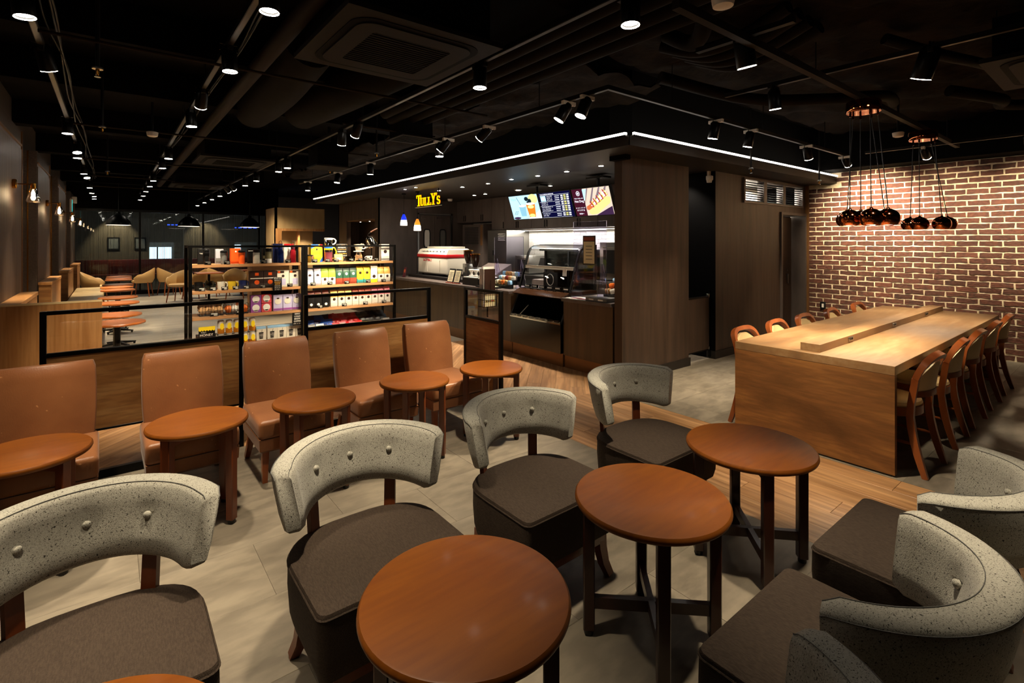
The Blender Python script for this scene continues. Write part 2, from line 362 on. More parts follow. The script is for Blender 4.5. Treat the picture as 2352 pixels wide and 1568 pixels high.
cand.sort(key=lambda t: (0 if .95 < t[0] < 3.6 else 1, 0 if not (.0 < t[1] < .72 and 1.15 < t[0] < 3.6) else 1, -0))
near = sorted([t for t in cand if t[0] > .93 and not (t[1] < .70 and t[0] > 1.25)], key=lambda t: t[0])
chosen = set(near[:300])
for (y, z) in cand:
    x = BX + .0095 - brnd.uniform(0, .004)
    if (y, z) in chosen: put('brick', brnd.choice(bmeshes), wr, (x, y, z), (0, 0, brnd.uniform(-.008, .008)))
    else:
        me = brnd.choice(bmeshes); rest.add([(v.co.x + x, v.co.y + y, v.co.z + z) for v in me.vertices], [tuple(p.vertices) for p in me.polygons])
tag(rest.build('bricks_beyond', 'brick', wr, ang=25), kind='stuff')
# half bricks closing the corner beside the service wall
for r_ in range(33):
    if r_ % 2: put('brick', bmeshes[r_ % 8], wr, (BX + .008, 3.58 - PY/2 + BW*.27 + .003, .012 + BH/2 + r_ * PZ)).scale = (1, .45, 1)
MB().box(8.965, 9.0, 3.46, 3.52, 0, 2.45).build('corner_bead', 'bronze', wr)
# ------------------------------------------------------------------ wall behind the viewer
struct(MB().box(-1.3, 9.3, -2.8, -2.6, 0, 3.3).build('wall_front', 'darkwood'))
# ------------------------------------------------------------------ service block: end wall, door wall, soffit
we = struct(MB().box(4.32, 5.58, 3.52, 3.62, .1, 2.45).build('wall_service_end', 'darkwood'))
MB().box(4.32, 5.60, 3.505, 3.63, 0, .1).build('baseboard', 'skirting', we)
MB().box(4.305, 4.32, 3.515, 3.62, 0, 2.45).build('edge_board', 'edgewood', we)
wd = MB(); x0, x1 = 6.17, 9.0
for a in ((x0, 8.07, .1, 2.05), (x0, 6.92, 2.05, 2.45), (6.92, 8.82, 2.41, 2.45), (8.82, 9.0, 2.05, 2.45), (8.07, 8.94, 1.965, 2.05), (8.94, 9.0, .1, 2.05)):
    wd.box(a[0], a[1], 3.51, 3.61, a[2], a[3])
wd.box(6.92, 8.82, 3.51, 3.61, 2.05, 2.095)
wd = struct(wd.build('wall_service', 'darkwood'))
MB().box(6.155, 8.07, 3.495, 3.61, 0, .1).build('baseboard', 'skirting', wd)
MB().box(6.16, 6.17, 3.50, 3.9, 0, 2.45).build('edge_board', 'black_matte', wd)
MB().box(6.155, 9.0, 3.61, 3.62, 0, .1).build('baseboard', 'skirting', wd)
# restroom door in its recess
d1 = struct(MB().box(8.11, 8.90, 3.70, 3.74, 0, 1.93).build('door_1', 'darkwood'))
fb = MB(); fb.box(8.05, 8.09, 3.485, 3.72, 0, 1.985); fb.box(8.92, 8.96, 3.485, 3.72, 0, 1.985); fb.box(8.09, 8.92, 3.485, 3.72, 1.945, 1.985)
fb.build('door_frame', 'darkpanel', d1)
MB().rbox(8.72, 8.75, 3.675, 3.70, .84, 1.0, .006).build('door_handle', 'steel', d1)
MB().lathe([(.012, 0), (.012, .012)], 12, T=Matrix.Translation((8.735, 3.70, 1.06)) @ Matrix.Rotation(R(90), 4, 'X')).build('lock', 'steel', d1)
pl = MB().box(8.16, 8.30, 3.692, 3.70, 1.47, 1.53).build('door_plate', 'black', d1)
text('TOILET', .035, 'door_plate_text', 'chalk', pl, (8.23, 3.690, 1.5), (R(90), 0, 0))
# louvred vent above: frame, mullions, slats, room light behind
v1 = struct(MB().box(6.90, 8.84, 3.485, 3.50, 2.405, 2.425).build('window_1', 'darkpanel'))
fr = MB(); fr.box(6.90, 8.84, 3.485, 3.61, 2.075, 2.10); fr.box(6.90, 6.935, 3.485, 3.61, 2.10, 2.405); fr.box(8.805, 8.84, 3.485, 3.61, 2.10, 2.405); fr.build('vent_frame', 'darkpanel', v1)
for k in (1, 2): MB().box(6.935 + k*.623 - .045, 6.935 + k*.623 + .045, 3.50, 3.60, 2.10, 2.405).build('mullion', 'darkpanel', v1)
for i in range(9):
    z = 2.115 + i * .033
    for k in range(3):
        a = 6.935 + k*.623 + (.045 if k else 0); b_ = 6.935 + (k+1)*.623 - (.045 if k < 2 else 0)
        T = Matrix.Translation((0, 3.55, z)) @ Matrix.Rotation(R(12), 4, 'X')
        MB().box(a, b_, -.03, .03, -.007, .007, T).build('slat', 'black_matte', v1)
wb = struct(MB().box(6.85, 8.98, 4.3, 4.35, 0, 2.45).build('wall_restroom', 'white'))
light('AREA', (7.85, 3.95, 2.40), 160, wb, (1, .93, .8), 1.7, (0, 0, 0), sy=.3)
# soffit plate with fascia, bulkhead above it
sf = MB(); sf.box(3.87, 9.0, 3.07, 12.45, 2.45, 2.54)
sf = struct(sf.build('ceiling_soffit', 'soffit'))
MB().box(4.6, 9.0, 3.6, 12.4, 2.54, 3.3).build('bulkhead', 'black_matte', sf)
MB().box(3.86, 3.872, 3.06, 12.5, 2.45, 2.54).build('fascia', 'soffit', sf)
MB().box(3.86, 9.0, 3.058, 3.07, 2.45, 2.54).build('fascia', 'soffit', sf)
MB().box(4.22, 4.30, 3.40, 3.62, 2.40, 2.45).build('shadow_gap', 'black_matte', sf)
for (nm, a, lab) in (('led_strip_light', (3.842, 3.872, 3.10, 12.59), 'long glowing white strip light along the soffit over the counter front'),
                     ('led_strip_light', (3.90, 8.97, 3.04, 3.07), 'long glowing white strip light along the soffit over the restroom door wall')):
    t = thing(nm, lab, 'strip light', ((a[0]+a[1])/2, (a[2]+a[3])/2, 2.54))
    hx, hy = (a[1]-a[0])/2, (a[3]-a[2])/2
    MB().box(-hx, hx, -hy, hy, .0, .012).build('channel', 'black_metal', t)
    e = .0
    if hx < hy: MB().box(-hx-.004, hx-.004, -hy, hy, .013, .034).build('diffuser', 'led', t)
    else: MB().box(-hx, hx, -hy-.004, hy-.004, .013, .034).build('diffuser', 'led', t)
MB().box(3.845, 3.875, 3.04, 3.075, 2.54, 2.58).build('corner_cap', 'black_metal', sf)
# passage behind the gate
struct(MB().box(5.60, 6.34, 4.2, 4.25, 0, 2.45).build('wall_passage', 'darkpanel'))
wp = struct(MB().box(6.30, 6.34, 3.62, 4.2, 0, 2.45).build('wall_passage_side', 'darkpanel'))
MB().box(6.285, 6.30, 3.79, 4.19, .1, 1.92).build('door_leaf', 'granite', wp); MB().box(6.285, 6.30, 3.79, 4.19, 1.935, 2.35).build('door_leaf', 'granite', wp)
MB().box(6.275, 6.30, 3.765, 3.785, .1, 2.2).build('stile', 'black_matte', wp)
# return station wall and door wall of the kitchen
wt = MB(); wt.box(4.4, 4.5, 10.0, 10.25, 0, 2.45); wt.box(4.4, 4.5, 11.9, 12.44, 0, 2.45); wt.box(4.4, 4.5, 10.25, 11.9, 2.02, 2.45); wt.box(4.4, 4.5, 10.25, 11.9, 0, .8)
wt.box(4.9, 5.0, 10.0, 12.44, 0, 2.45); wt.box(4.4, 4.9, 12.40, 12.44, 0, 2.45)
wt = struct(wt.build('wall_return', 'darkwood'))
MB().box(4.4, 4.9, 10.25, 11.9, .80, .84).build('return_shelf', 'darkpanel', wt)
MB().box(4.41, 4.9, 10.27, 11.88, 2.0, 2.02).build('return_soffit', 'bronze', wt)
wk = MB()
for a in ((4.40, 5.28, 0, 2.45), (5.28, 6.13, 2.16, 2.45), (6.13, 6.75, 0, 2.45)): wk.box(a[0], a[1], 9.98, 10.08, a[2], a[3])
wk = struct(wk.build('wall_kitchen_end', 'darkpanel'))
d2 = struct(MB().box(5.26, 5.30, 9.95, 10.0, 0, 2.16).build('door_2', 'steel'))
MB().box(6.11, 6.15, 9.95, 10.0, 0, 2.16).build('door_jamb', 'steel', d2); MB().box(5.26, 6.15, 9.95, 10.0, 2.13, 2.16).build('door_head', 'chrome', d2)
for k in (0, 1):
    a = 5.305 + k * .404; lf = MB().box(a, a + .395, 9.985, 10.02, .02, 2.12).build('door_leaf', 'darkpanel', d2)
    cx = a + .2; oval = []
    for t_ in range(24):
        q = 2*math.pi*t_/24; oval.append((cx + .075*max(-1, min(1, 1.25*math.cos(q))), 1.60 + .20*max(-1, min(1, 1.18*math.sin(q)))))
    b = MB(); b.tube([(x, 9.98, z) for x, z in oval], .014, 8, True); b.build('porthole_rim', 'black', lf)
    b = MB(); b.add([(x, 9.978, z) for x, z in oval], [tuple(range(24))]); b.build('porthole_glass', 'white' if k == 0 else 'grey', lf)
    MB().box(a + .05, a + .17, 9.95, 9.985, 2.04, 2.08).build('door_closer', 'darkpanel', lf)
struct(MB().box(6.75, 6.8, 4.25, 10.08, 0, 2.45).build('wall_kitchen_back', 'subgrout'))
kb = bpy.data.objects['wall_kitchen_back']
sub = MB(); sub.rbox(-.006, .006, -.0735, .0735, -.036, .036, .003, 1); subm = sub.mesh('wall_tile', 'subway')
for r_ in range(12):
    for c_ in range(21):
        y = 5.05 + c_ * .15 + (r_ % 2) * .075
        put('wall_tile', subm, kb, (6.746, y, .935 + r_ * .075))
struct(MB().box(6.34, 6.75, 4.2, 4.25, 0, 2.45).build('wall_kitchen_near', 'steel'))
# ------------------------------------------------------------------ far glazing
struct(MB().box(-1.0, 4.4, 18.2, 18.4, 2.45, 3.3).build('wall_back', 'black_matte'))
xs = [-.96, .62, 2.2, 3.78, 5.2]
for i in range(4):
    w = struct(MB().box(xs[i], xs[i] + .05, 18.2, 18.28, 0, 2.45).build('window_%d' % (i + 2), 'black_metal'))
    MB().box(xs[i] + .05, xs[i+1], 18.2, 18.28, 0, .12).build('window_sill', 'black_metal', w)
    MB().box(xs[i] + .05, xs[i+1], 18.2, 18.28, 2.38, 2.45).build('window_head', 'black_metal', w)
    MB().box(xs[i] + .05, xs[i+1], 18.235, 18.243, .12, 2.38).build('window_pane', 'glass_dark', w)
st = MB(); rs = random.Random(9)
for i in range(230):
    x = -.9 + i * .026 + rs.uniform(-.008, .008); w_ = rs.uniform(.004, .010)
    st.box(x, x + w_, 18.40, 18.403, .02, 2.44)
tag(st.build('string_curtain', 'curtain'), 'silvery string curtain hanging behind the far window', 'curtain', kind='stuff')
# beyond the glass
struct(MB().box(-3, 12, 18.28, 26, -.12, -.02).build('floor_outside', 'farfloor'))
struct(MB().box(-3, 12, 25, 25.2, 0, 4).build('wall_outside', 'greywall'))
struct(MB().box(-3, 12, 18.28, 25.2, 3.6, 3.7).build('ceiling_outside', 'black_matte'))
# ------------------------------------------------------------------ grey lounge chairs
def seat_outline(n=40, sc=1.0):
    pts = []
    # front left corner, left side, round back, right side, front right corner (local -y is the front)
    for k in range(5):
        a = math.pi * 1.5 - (math.pi / 2) * k / 4; pts.append((-.255 + .03 * math.cos(a), -.22 + .03 * math.sin(a)))
    for k in range(21):
        a = math.pi - math.pi * k / 20; c, s_ = math.cos(a), math.sin(a)
        pts.append((.285 * math.copysign(abs(c) ** .72, c), .04 + .215 * abs(s_) ** .8))
    for k in range(5):
        a = 0 - (math.pi / 2) * k / 4; pts.append((.255 + .03 * math.cos(a), -.22 + .03 * math.sin(a)))
    return [(x * sc, y * sc) for x, y in pts][::-1]
def make_grey():
    t = thing('lounge_chair', 'x', 'chair'); ol = seat_outline()
    ring = lambda k, z: [(x * k, y * k, z) for x, y in ol]
    b = MB(); b.rings([ring(1.0, .408), ring(1.0, .414), ring(.985, .424), ring(.9, .432), ring(.6, .438), ring(.2, .44)])
    b.build('seat_cushion', 'fabric_seat', t)
    b = MB(); b.rings([ring(.90, .205), ring(.95, .21), ring(.985, .25), ring(1.005, .33), ring(1.0, .408)])
    b.build('seat_skirt', 'fabric_seat', t)
    b = MB(); b.tube([(x * 1.001, y * 1.001, .41) for x, y in ol], .0035, 5, True); b.build('piping', 'fabric_seat', t)
    b = MB(); b.rings([ring(.84, .155), ring(.84, .206)]); b.build('apron', 'redwood', t)
    for sx in (-1, 1):
        for sy in (-1, 1):
            x, y = sx * .205, (-.185 if sy < 0 else .17)
            pts = [(x, y, .20), (x + sx*.003, y + sy*.004, .13), (x + sx*.012, y + sy*.016, .06), (x + sx*.03, y + sy*.035, .004)]
            MB().tube(pts, [.024, .022, .019, .016], T=None, sect=[(1, 1), (-1, 1), (-1, -1), (1, -1)]).build('leg', 'redwood', t)
    # curved upholstered backrest
    na, rings_ = 36, []
    prof = []          # (radial, height 0..1) around the section, counter clockwise
    for (u, v) in ((-.6,0),(-1,.06),(-1.08,.3),(-1.04,.6),(-1,.93),(-.75,1),(.7,1),(1,.95),(1.05,.7),(1.0,.3),(.8,.03),(.55,0)): prof.append((u, v))
    for i in range(na + 1):
        q = -R(76) + R(152) * i / na; e = abs(i / na * 2 - 1); endk = 1 if .0 < i / na < 1 else 1
        hb = .548 - .028 * e ** 2; ht = .762 - .016 * e ** 2; th = .041 - .003 * e
        lip = 0
        if i in (0, na): th *= .72; hb += .008; ht -= .008
        r_ = []
        for (u, v) in prof:
            z = hb + (ht - hb) * v; rad = .287 + .038 * (v - .3) + th * u
            r_.append((rad * math.sin(q), rad * math.cos(q) + .005, z))
        rings_.append(r_)
    def endcap(r0, q, sg):
        c = Vector((sum(p[0] for p in r0)/len(r0), sum(p[1] for p in r0)/len(r0), sum(p[2] for p in r0)/len(r0)))
        d = Vector((math.cos(q), -math.sin(q), 0)) * sg * .012
        return [tuple(c + (Vector(p) - c) * .93 + d) for p in r0]
    rr = [endcap(rings_[0], -R(76), -1)] + rings_ + [endcap(rings_[-1], R(76), 1)]
    # dimples where the buttons pull the cloth in
    def dimp(p):
        a = math.atan2(p[0], p[1] - .005)
        k = sum(math.exp(-(((a - R(b_)) * .26) ** 2 + (p[2] - .665) ** 2) / .0006) for b_ in (-35, 0, 35))
        rad = math.hypot(p[0], p[1]); f = (rad + .011 * k) / rad if rad < .295 else 1
        return (p[0] * f, p[1] * f, p[2])
    # refine the inner face so the dimples read
    fine = []
    for r0 in rr:
        ins = [r0[0], r0[1], r0[2], tuple((Vector(r0[2]) + Vector(r0[3])) / 2), r0[3]] ; ins += [tuple(Vector(r0[3]).lerp(Vector(r0[4]), .4))] + list(r0[4:])
        fine.append([dimp(p) for p in ins])
    b = MB(); b.rings(fine); back = b.build('backrest', 'fabric_grey', t, ang=60)
    b = MB(); b.tube([Vector(r0[5]) + Vector((0, 0, .001)) for r0 in rr], .0011, 5); b.build('seam', 'grey', back)
    b = MB(); b.tube([Vector(r0[7]) * 1.002 for r0 in rr], .0011, 5); b.build('seam', 'grey', back)
    for a in (-35, 0, 35):
        q = R(a); rad = .2555
        T = Matrix.Translation((rad * math.sin(q), rad * math.cos(q) + .005, .665)) @ Matrix.Rotation(-q, 4, 'Z') @ Matrix.Rotation(R(90), 4, 'X')
        MB().lathe([(.0105, -.008), (.0115, 0), (.009, .004), (.004, .006)], 14, T=T).build('button', 'fabric_grey', back)
    for a in (-35, 35):
        q = R(a); T = Matrix.Rotation(-q, 4, 'Z')
        b = MB(); b.rings([[(-.024, .243, .16), (.024, .243, .16), (.024, .263, .16), (-.024, .263, .16)],
                           [(-.022, .272, .58), (.022, .272, .58), (.022, .292, .58), (-.022, .292, .58)]], T=T)
        b.build('back_post', 'redwood', t)
    return t
g0 = make_grey()
GREY = [((-.06, 1.755), 0, 'grey speckled tub-backed lounge chair facing the lowest cropped round table'),
        ((.76, 1.755), 0, 'grey speckled lounge chair tucked behind the largest looking round table top'),
        ((1.553, 1.755), 0, 'grey speckled lounge chair between two others, facing the second full round table'),
        ((2.40, 1.755), 0, 'grey speckled lounge chair standing at the edge of the plank walkway, facing the partitioned counter'),
        ((2.275, .515), math.pi, 'grey speckled lounge chair seen from its side, beside the plank walkway and long table'),
        ((1.525, .515), math.pi, 'grey speckled lounge chair seen from behind with its curved back wrapping the dark seat'),
        ((.80, .515), math.pi, 'grey speckled lounge chair of which only one tip of the backrest shows')]
for i, (p, rz, lab) in enumerate(GREY):
    c = g0 if i == 0 else copy_tree(g0); c.location = (p[0], p[1], 0); c.rotation_euler = (0, 0, rz + random.uniform(-.012, .012)); c['label'] = lab; c['group'] = 'grey lounge chairs'
# ------------------------------------------------------------------ round tables
def make_round(r, h, d, lw, stretch, lm):
    t = thing('round_table', 'x', 'table')
    b = MB(); b.lathe([(r - .016, h - .028), (r - .004, h - .025), (r, h - .016), (r - .001, h - .008), (r - .007, h - .001), (r - .012, h)], 72); b.build('table_top', 'mahogany', t)
    b = MB()
    for a in (45, 135):
        T = Matrix.Rotation(R(a), 4, 'Z'); b.box(-d * 1.41, d * 1.41, -.014, .014, h - .075, h - .027, T)
    b.build('cross_brace', lm, t)
    for a in (45, 135, 225, 315):
        T = Matrix.Rotation(R(a), 4, 'Z'); q = d * 1.414
        b = MB(); b.rbox(q - lw, q + lw, -lw, lw, .02, h - .027, .004, 1, T); lg = b.build('leg', lm, t)
        MB().lathe([(.017, 0), (.019, .004), (.019, .022)], 12, (0, 0, 0), T @ Matrix.Translation((q, 0, 0))).build('foot_cap', 'black', lg)
    if stretch:
        for a in (45, 135):
            T = Matrix.Rotation(R(a), 4, 'Z'); b = MB(); b.box(-d * 1.4, d * 1.4, -.012, .012, .105, .148, T); b.build('stretcher', lm, t)
    return t
t0 = make_round(.292, .55, .168, .022, True, 'redwood_shaded')
TT = [((-.09, 1.17), 'polished brown round table cropped low, in front of the seat of a grey chair'),
      ((.772, 1.179), 'polished brown round table whose whole broad top fills the foreground'),
      ((1.633, 1.193), 'polished brown round table with crossed stretcher between two grey lounge chairs'),
      ((2.422, 1.198), 'polished brown round table beside the plank walkway and the long table end panel')]
for i, (p, lab) in enumerate(TT):
    c = t0 if i == 0 else copy_tree(t0); c.location = (p[0], p[1], 0); c.rotation_euler = (0, 0, random.uniform(-.03, .03)); c['label'] = lab; c['group'] = 'round tables between the grey chairs'
s0 = make_round(.245, .55, .142, .021, False, 'redwood')
RT = [(-.315, 3.25, 'before the brown chair that is cut by the picture edge'), (.374, 3.245, 'before the brown chair backed by the clear-topped screen'),
      (.997, 3.238, 'before the brown chair in the gap between the two screens'), (1.691, 3.245, 'before the brown chair in the middle of the second screen'),
      (2.324, 3.19, 'before the brown chair at the open end of the row')]
for i, (x, y, lab) in enumerate(RT):
    c = s0 if i == 0 else copy_tree(s0); c.location = (x, y, 0); c.rotation_euler = (0, 0, random.uniform(-.04, .04)); c['label'] = 'small brown round side table ' + lab; c['group'] = 'side tables before the brown chairs'
# ------------------------------------------------------------------ brown upholstered chairs
def make_brown():
    t = thing('side_chair', 'x', 'chair')
    def slab(x0, x1, y0, y1, z0, z1, r, bul=.0): return MB().rbox(x0, x1, y0, y1, z0, z1, r, 3)
    slab(-.235, .235, -.27, .24, .285, .405, .028).build('seat_cushion', 'leather', t, ang=60)
    b = MB(); b.rings([[(-.205, -.225, .195), (.205, -.225, .195), (.205, .22, .195), (-.205, .22, .195)], [(-.228, -.255, .215), (.228, -.255, .215), (.228, .235, .215), (-.228, .235, .215)],
                       [(-.232, -.262, .29), (.232, -.262, .29), (.232, .238, .29), (-.232, .238, .29)]]); b.build('seat_base', 'leather', t)
    MB().box(-.232, .232, -.263, .238, .287, .2895).build('welt', 'choc', t)
    # back: a thick slab, slightly reclined and bowed
    n = 12; rs_ = []
    for i in range(n + 1):
        v = i / n; z = .34 + v * .475; yc = .215 + .085 * v ** 1.25; hw = .212 + .012 * math.sin(math.pi * v * .9); th = .048 - .012 * v
        if i == n: hw -= .008; th *= .62
        e = .010; pr = [(-hw + e, -th), (hw - e, -th), (hw, -th + e), (hw, th - e), (hw - e, th), (-hw + e, th), (-hw, th - e), (-hw, -th + e)]
        rs_.append([(x, yc + y, z if i < n else z - .004) for x, y in pr])
    b = MB(); b.rings(rs_); b.build('backrest', 'leather', t, ang=55)
    for sx in (-1, 1):
        MB().tube([(sx * .185, -.20, .215), (sx * .19, -.21, .0)], [.021, .0145], sect=[(1, 1), (-1, 1), (-1, -1), (1, -1)]).build('leg', 'chairwood', t)
        MB().tube([(sx * .185, .18, .215), (sx * .19, .225, .1), (sx * .195, .29, .0)], [.021, .018, .015], sect=[(1, 1), (-1, 1), (-1, -1), (1, -1)]).build('leg', 'chairwood', t)
    return t
b0 = make_brown()
for i, (x, lab) in enumerate(((-.29, 'behind the side table at the oak booth end'), (.375, 'against the screen near the oak booth end'),
                              (.95, 'in the gap between the two screens'), (1.59, 'at the screen below the red packets'),
                              (2.185, 'at the row end by the counter walkway'))):
    c = b0 if i == 0 else copy_tree(b0); c.location = (x, 3.695, 0); c.rotation_euler = (0, 0, random.uniform(-.015, .015)); c['label'] = 'brown leatherette side chair ' + lab; c['group'] = 'brown chairs along the screens'
# ------------------------------------------------------------------ long communal table
LX0, LX1, LY0, LY1 = 3.972, 7.66, 1.015, 2.085
t = thing('communal_table', 'long wooden communal table with power strip ridge and solid end panel', 'table', ((LX0+LX1)/2, (LY0+LY1)/2, 0))
hx, hy = (LX1-LX0)/2, (LY1-LY0)/2
MB().rbox(-hx, hx, -hy, hy, .66, .72, .002, 1).build('table_top', 'tablewood', t)
for sx in (-1, 1): MB().box(sx*hx - (.045 if sx > 0 else 0), sx*hx + (.045 if sx < 0 else 0), -hy + .001, hy - .001, .012, .659).build('end_panel', 'panelwood_y', t)
MB().box(-hx + .045, hx - .045, -.02, .02, .05, .659).build('centre_panel', 'panelwood', t)
for sx in (-1, 1): MB().box(sx*(hx - .024) - .02, sx*(hx - .024) + .02, -hy + .02, hy - .02, 0, .012).build('foot_strip', 'black', t)
rd = MB().rbox(-hx + .075, hx - .06, -.068, .068, .72, .777, .0015, 1).build('power_ridge', 'tablewood', t)
for x in (4.65, 5.774, 6.884):
    xx = x - (LX0+LX1)/2; o = MB().rbox(xx - .05, xx + .05, -.075, -.066, .735, .765, .004).build('socket_strip', 'steel', rd)
    for k in range(4): MB().box(xx - .037 + k*.02, xx - .029 + k*.02, -.077, -.0745, .742, .758).build('socket_slot', 'black', t).parent = rd
# chairs with bent wooden arch backs
def make_arch():
    t = thing('dining_chair', 'x', 'chair'); q4 = [(1, 1), (-1, 1), (-1, -1), (1, -1)]
    # faces local +y ; rear legs run up into the arch
    def yb(z): return -.205 - (.05 * max(0, (z - .42) / .36) ** 1.0) - (.085 * max(0, (.40 - z) / .40) ** 1.6)
    for sx in (-1, 1):
        pts = [(sx * (.185 + .012 * max(0, (.3 - z) / .3)), yb(z), z) for z in (0, .06, .14, .22, .30, .38, .46, .55, .63)]
        b = MB(); b.tube(pts, [.016, .018, .020, .021, .021, .020, .019, .019, .019], sect=[(1, .75), (-1, .75), (-1, -.75), (1, -.75)])
        b.build('leg', 'chairwood', t)
        pts = [(sx * .165, .17, .40), (sx * .168, .185, .2), (sx * .172, .20, 0)]
        b = MB(); b.tube(pts, [.02, .019, .014], sect=q4); b.build('leg', 'chairwood', t)
    arch = []
    for k in range(15):
        a = math.pi * k / 14; x = -.185 * math.copysign(abs(math.cos(a)) ** .6, math.cos(a)); z = .63 + .145 * abs(math.sin(a)) ** .75
        arch.append((x, yb(z) - .045 * abs(math.sin(a)), z))
    b = MB(); b.tube(arch, [.019] * 3 + [.022] * 9 + [.019] * 3, sect=[(.95, .8), (-.95, .8), (-.95, -.8), (.95, -.8)]); b.build('back_arch', 'chairwood', t, ang=50)
    n = 9; rs_ = []
    for k in range(n):
        z = .545 + k * .024; hw = .165 if k < 5 else .165 - .016 * (k - 4) ** 1.45; pr = []
        for j in range(9):
            x = -hw + 2 * hw * j / 8; pr.append((x, yb(z) - .045 * (1 - (x / .18) ** 2) + .012, z))
        for j in range(8, -1, -1):
            x = -hw + 2 * hw * j / 8; pr.append((x, yb(z) - .045 * (1 - (x / .18) ** 2) - .012, z))
        rs_.append(pr)
    b = MB(); b.rings(rs_); b.build('back_pad', 'cream', t, ang=60)
    rail = [(-.18 + .36 * j / 10, yb(.53) - .05 * (1 - ((j - 5) / 5) ** 2), .528) for j in range(11)]
    b = MB(); b.tube(rail, .02, sect=[(.7, 1), (-.7, 1), (-.7, -1), (.7, -1)]); b.build('back_rail', 'chairwood', t, ang=50)
    b = MB(); b.lathe([(.215, .36), (.22, .365), (.22, .418), (.205, .42)], 36); b.build('seat_ring', 'chairwood', t)
    b = MB(); b.lathe([(.208, .418), (.216, .43), (.21, .448), (.18, .460), (.1, .466), (.02, .468)], 36); b.build('seat_cushion', 'cream', t)
    for sx in (-1, 1): MB().tube([(sx * .178, -.215, .2), (sx * .168, .18, .2)], .01, 8).build('stretcher', 'chairwood', t)
    return t
a0 = make_arch(); first = True
NX = (4.31, 5.06, 5.73, 6.45, 7.15); FX = (4.30, 4.93, 5.56, 6.28, 7.1)
ords = ('first from the end panel', 'second from the end panel', 'in the middle of five', 'second from the brick wall', 'next to the brick wall')
for k, x in enumerate(NX):
    c = a0 if first else copy_tree(a0); first = False; c.location = (x, 1.165, 0); c.rotation_euler = (0, 0, random.uniform(-.05, .05))
    c['label'] = 'arch-backed dining chair, ' + ords[k] + ', on the open floor side'; c['group'] = 'dining chairs on the open side of the long table'
for k, x in enumerate(FX):
    c = copy_tree(a0); c.location = (x, 1.905, 0); c.rotation_euler = (0, 0, math.pi + random.uniform(-.05, .05))
    c['label'] = 'arch-backed dining chair, ' + ords[k] + ', on the restroom side'; c['group'] = 'dining chairs on the restroom side of the long table'
# ------------------------------------------------------------------ low screens of black frame, wood panel and clear pane
def screen(label, x0, x1, y, loc_pair=None, along='x', h=1.10, pz0=.325, foot=True):
    L = (x1 - x0); t = thing('partition_screen', label, 'partition', ((x0 + x1)/2, y, 0), 0 if along == 'x' else R(90)); a = L/2; w = .016
    for sx in (-1, 1): MB().rbox(sx*a - (w*2 if sx > 0 else 0), sx*a + (0 if sx > 0 else w*2), -w, w, 0, h, .002, 1).build('post', 'black_metal', t)
    MB().rbox(-a + w*2, a - w*2, -w, w, h - .024, h, .002, 1).build('top_rail', 'black_metal', t)
    MB().rbox(-a + w*2, a - w*2, -w, w, .815, .84, .002, 1).build('middle_rail', 'black_metal', t)
    if pz0 > .1: MB().rbox(-a + w*2, a - w*2, -w*.8, w*.8, pz0 - .015, pz0, .002, 1).build('lower_rail', 'black_metal', t)
    MB().box(-a + w*2, a - w*2, -w, w, 0, .055).build('foot_rail', 'black_metal', t)
    MB().box(-a + w*2, a - w*2, -.011, .011, pz0, .815).build('wood_panel', 'panelwood', t)
    MB().box(-a + w*2, a - w*2, -.003, .003, .84, h - .024).build('clear_pane', 'glass', t)
    return t
screen('black framed screen with wood panel and clear pane beside the oak booth end', -.345, .775, 4.215)
screen('black framed screen with wood panel and clear pane below the coffee bag shelves', 1.205, 2.352, 4.205)
ps = screen('narrow black framed screen carrying a wire brochure rack before the counter', 3.45, 4.03, 2.63, along='y', pz0=.06)
ps.location = (2.63, 3.74, 0)
# wire brochure rack on the narrow screen
t = thing('brochure_rack', 'wire rack of brochures standing on the narrow black screen', 'rack', (2.70, 3.76, .84))
MB().cyl(0, 0, 0, .16, .008, 8).build('stem', 'black_metal', t)
b = MB()
for z in (.10, .16, .22):
    b.tube([(-.07, -.05, z), (.07, -.05, z), (.07, .05, z), (-.07, .05, z)], .0025, 5, True)
for i in range(7):
    x = -.07 + .14*i/6; b.tube([(x, -.05, .09), (x, -.05, .34 if i % 3 == 0 else .24)], .002, 5); b.tube([(x, .05, .09), (x, .05, .42)], .002, 5)
for i in range(5): b.tube([(-.07, -.05 + .1*i/4, .09), (-.07, -.05 + .1*i/4, .30)], .002, 5)
b.build('wire_basket', 'black_metal', t)
MB().box(-.06, .06, -.035, -.03, .10, .44).build('brochure', 'choc', t); MB().box(-.055, .058, -.042, -.037, .10, .21).build('brochure', 'paper', t)
MB().box(-.06, .06, -.015, -.01, .10, .46).build('brochure', 'white', t); MB().box(-.06, .06, .005, .010, .10, .44).build('brochure', 'kraft', t); MB().box(-.064, -.06, -.03, .04, .10, .44).build('brochure', 'white', t)
for i in range(5): MB().lathe([(.008, 0), (.008, .001)], 10, T=Matrix.Translation((-.04 + i*.02, -.0425, .15)) @ Matrix.Rotation(R(90), 4, 'X')).build('printed_dot', 'ink' if i < 3 else 'red', t)
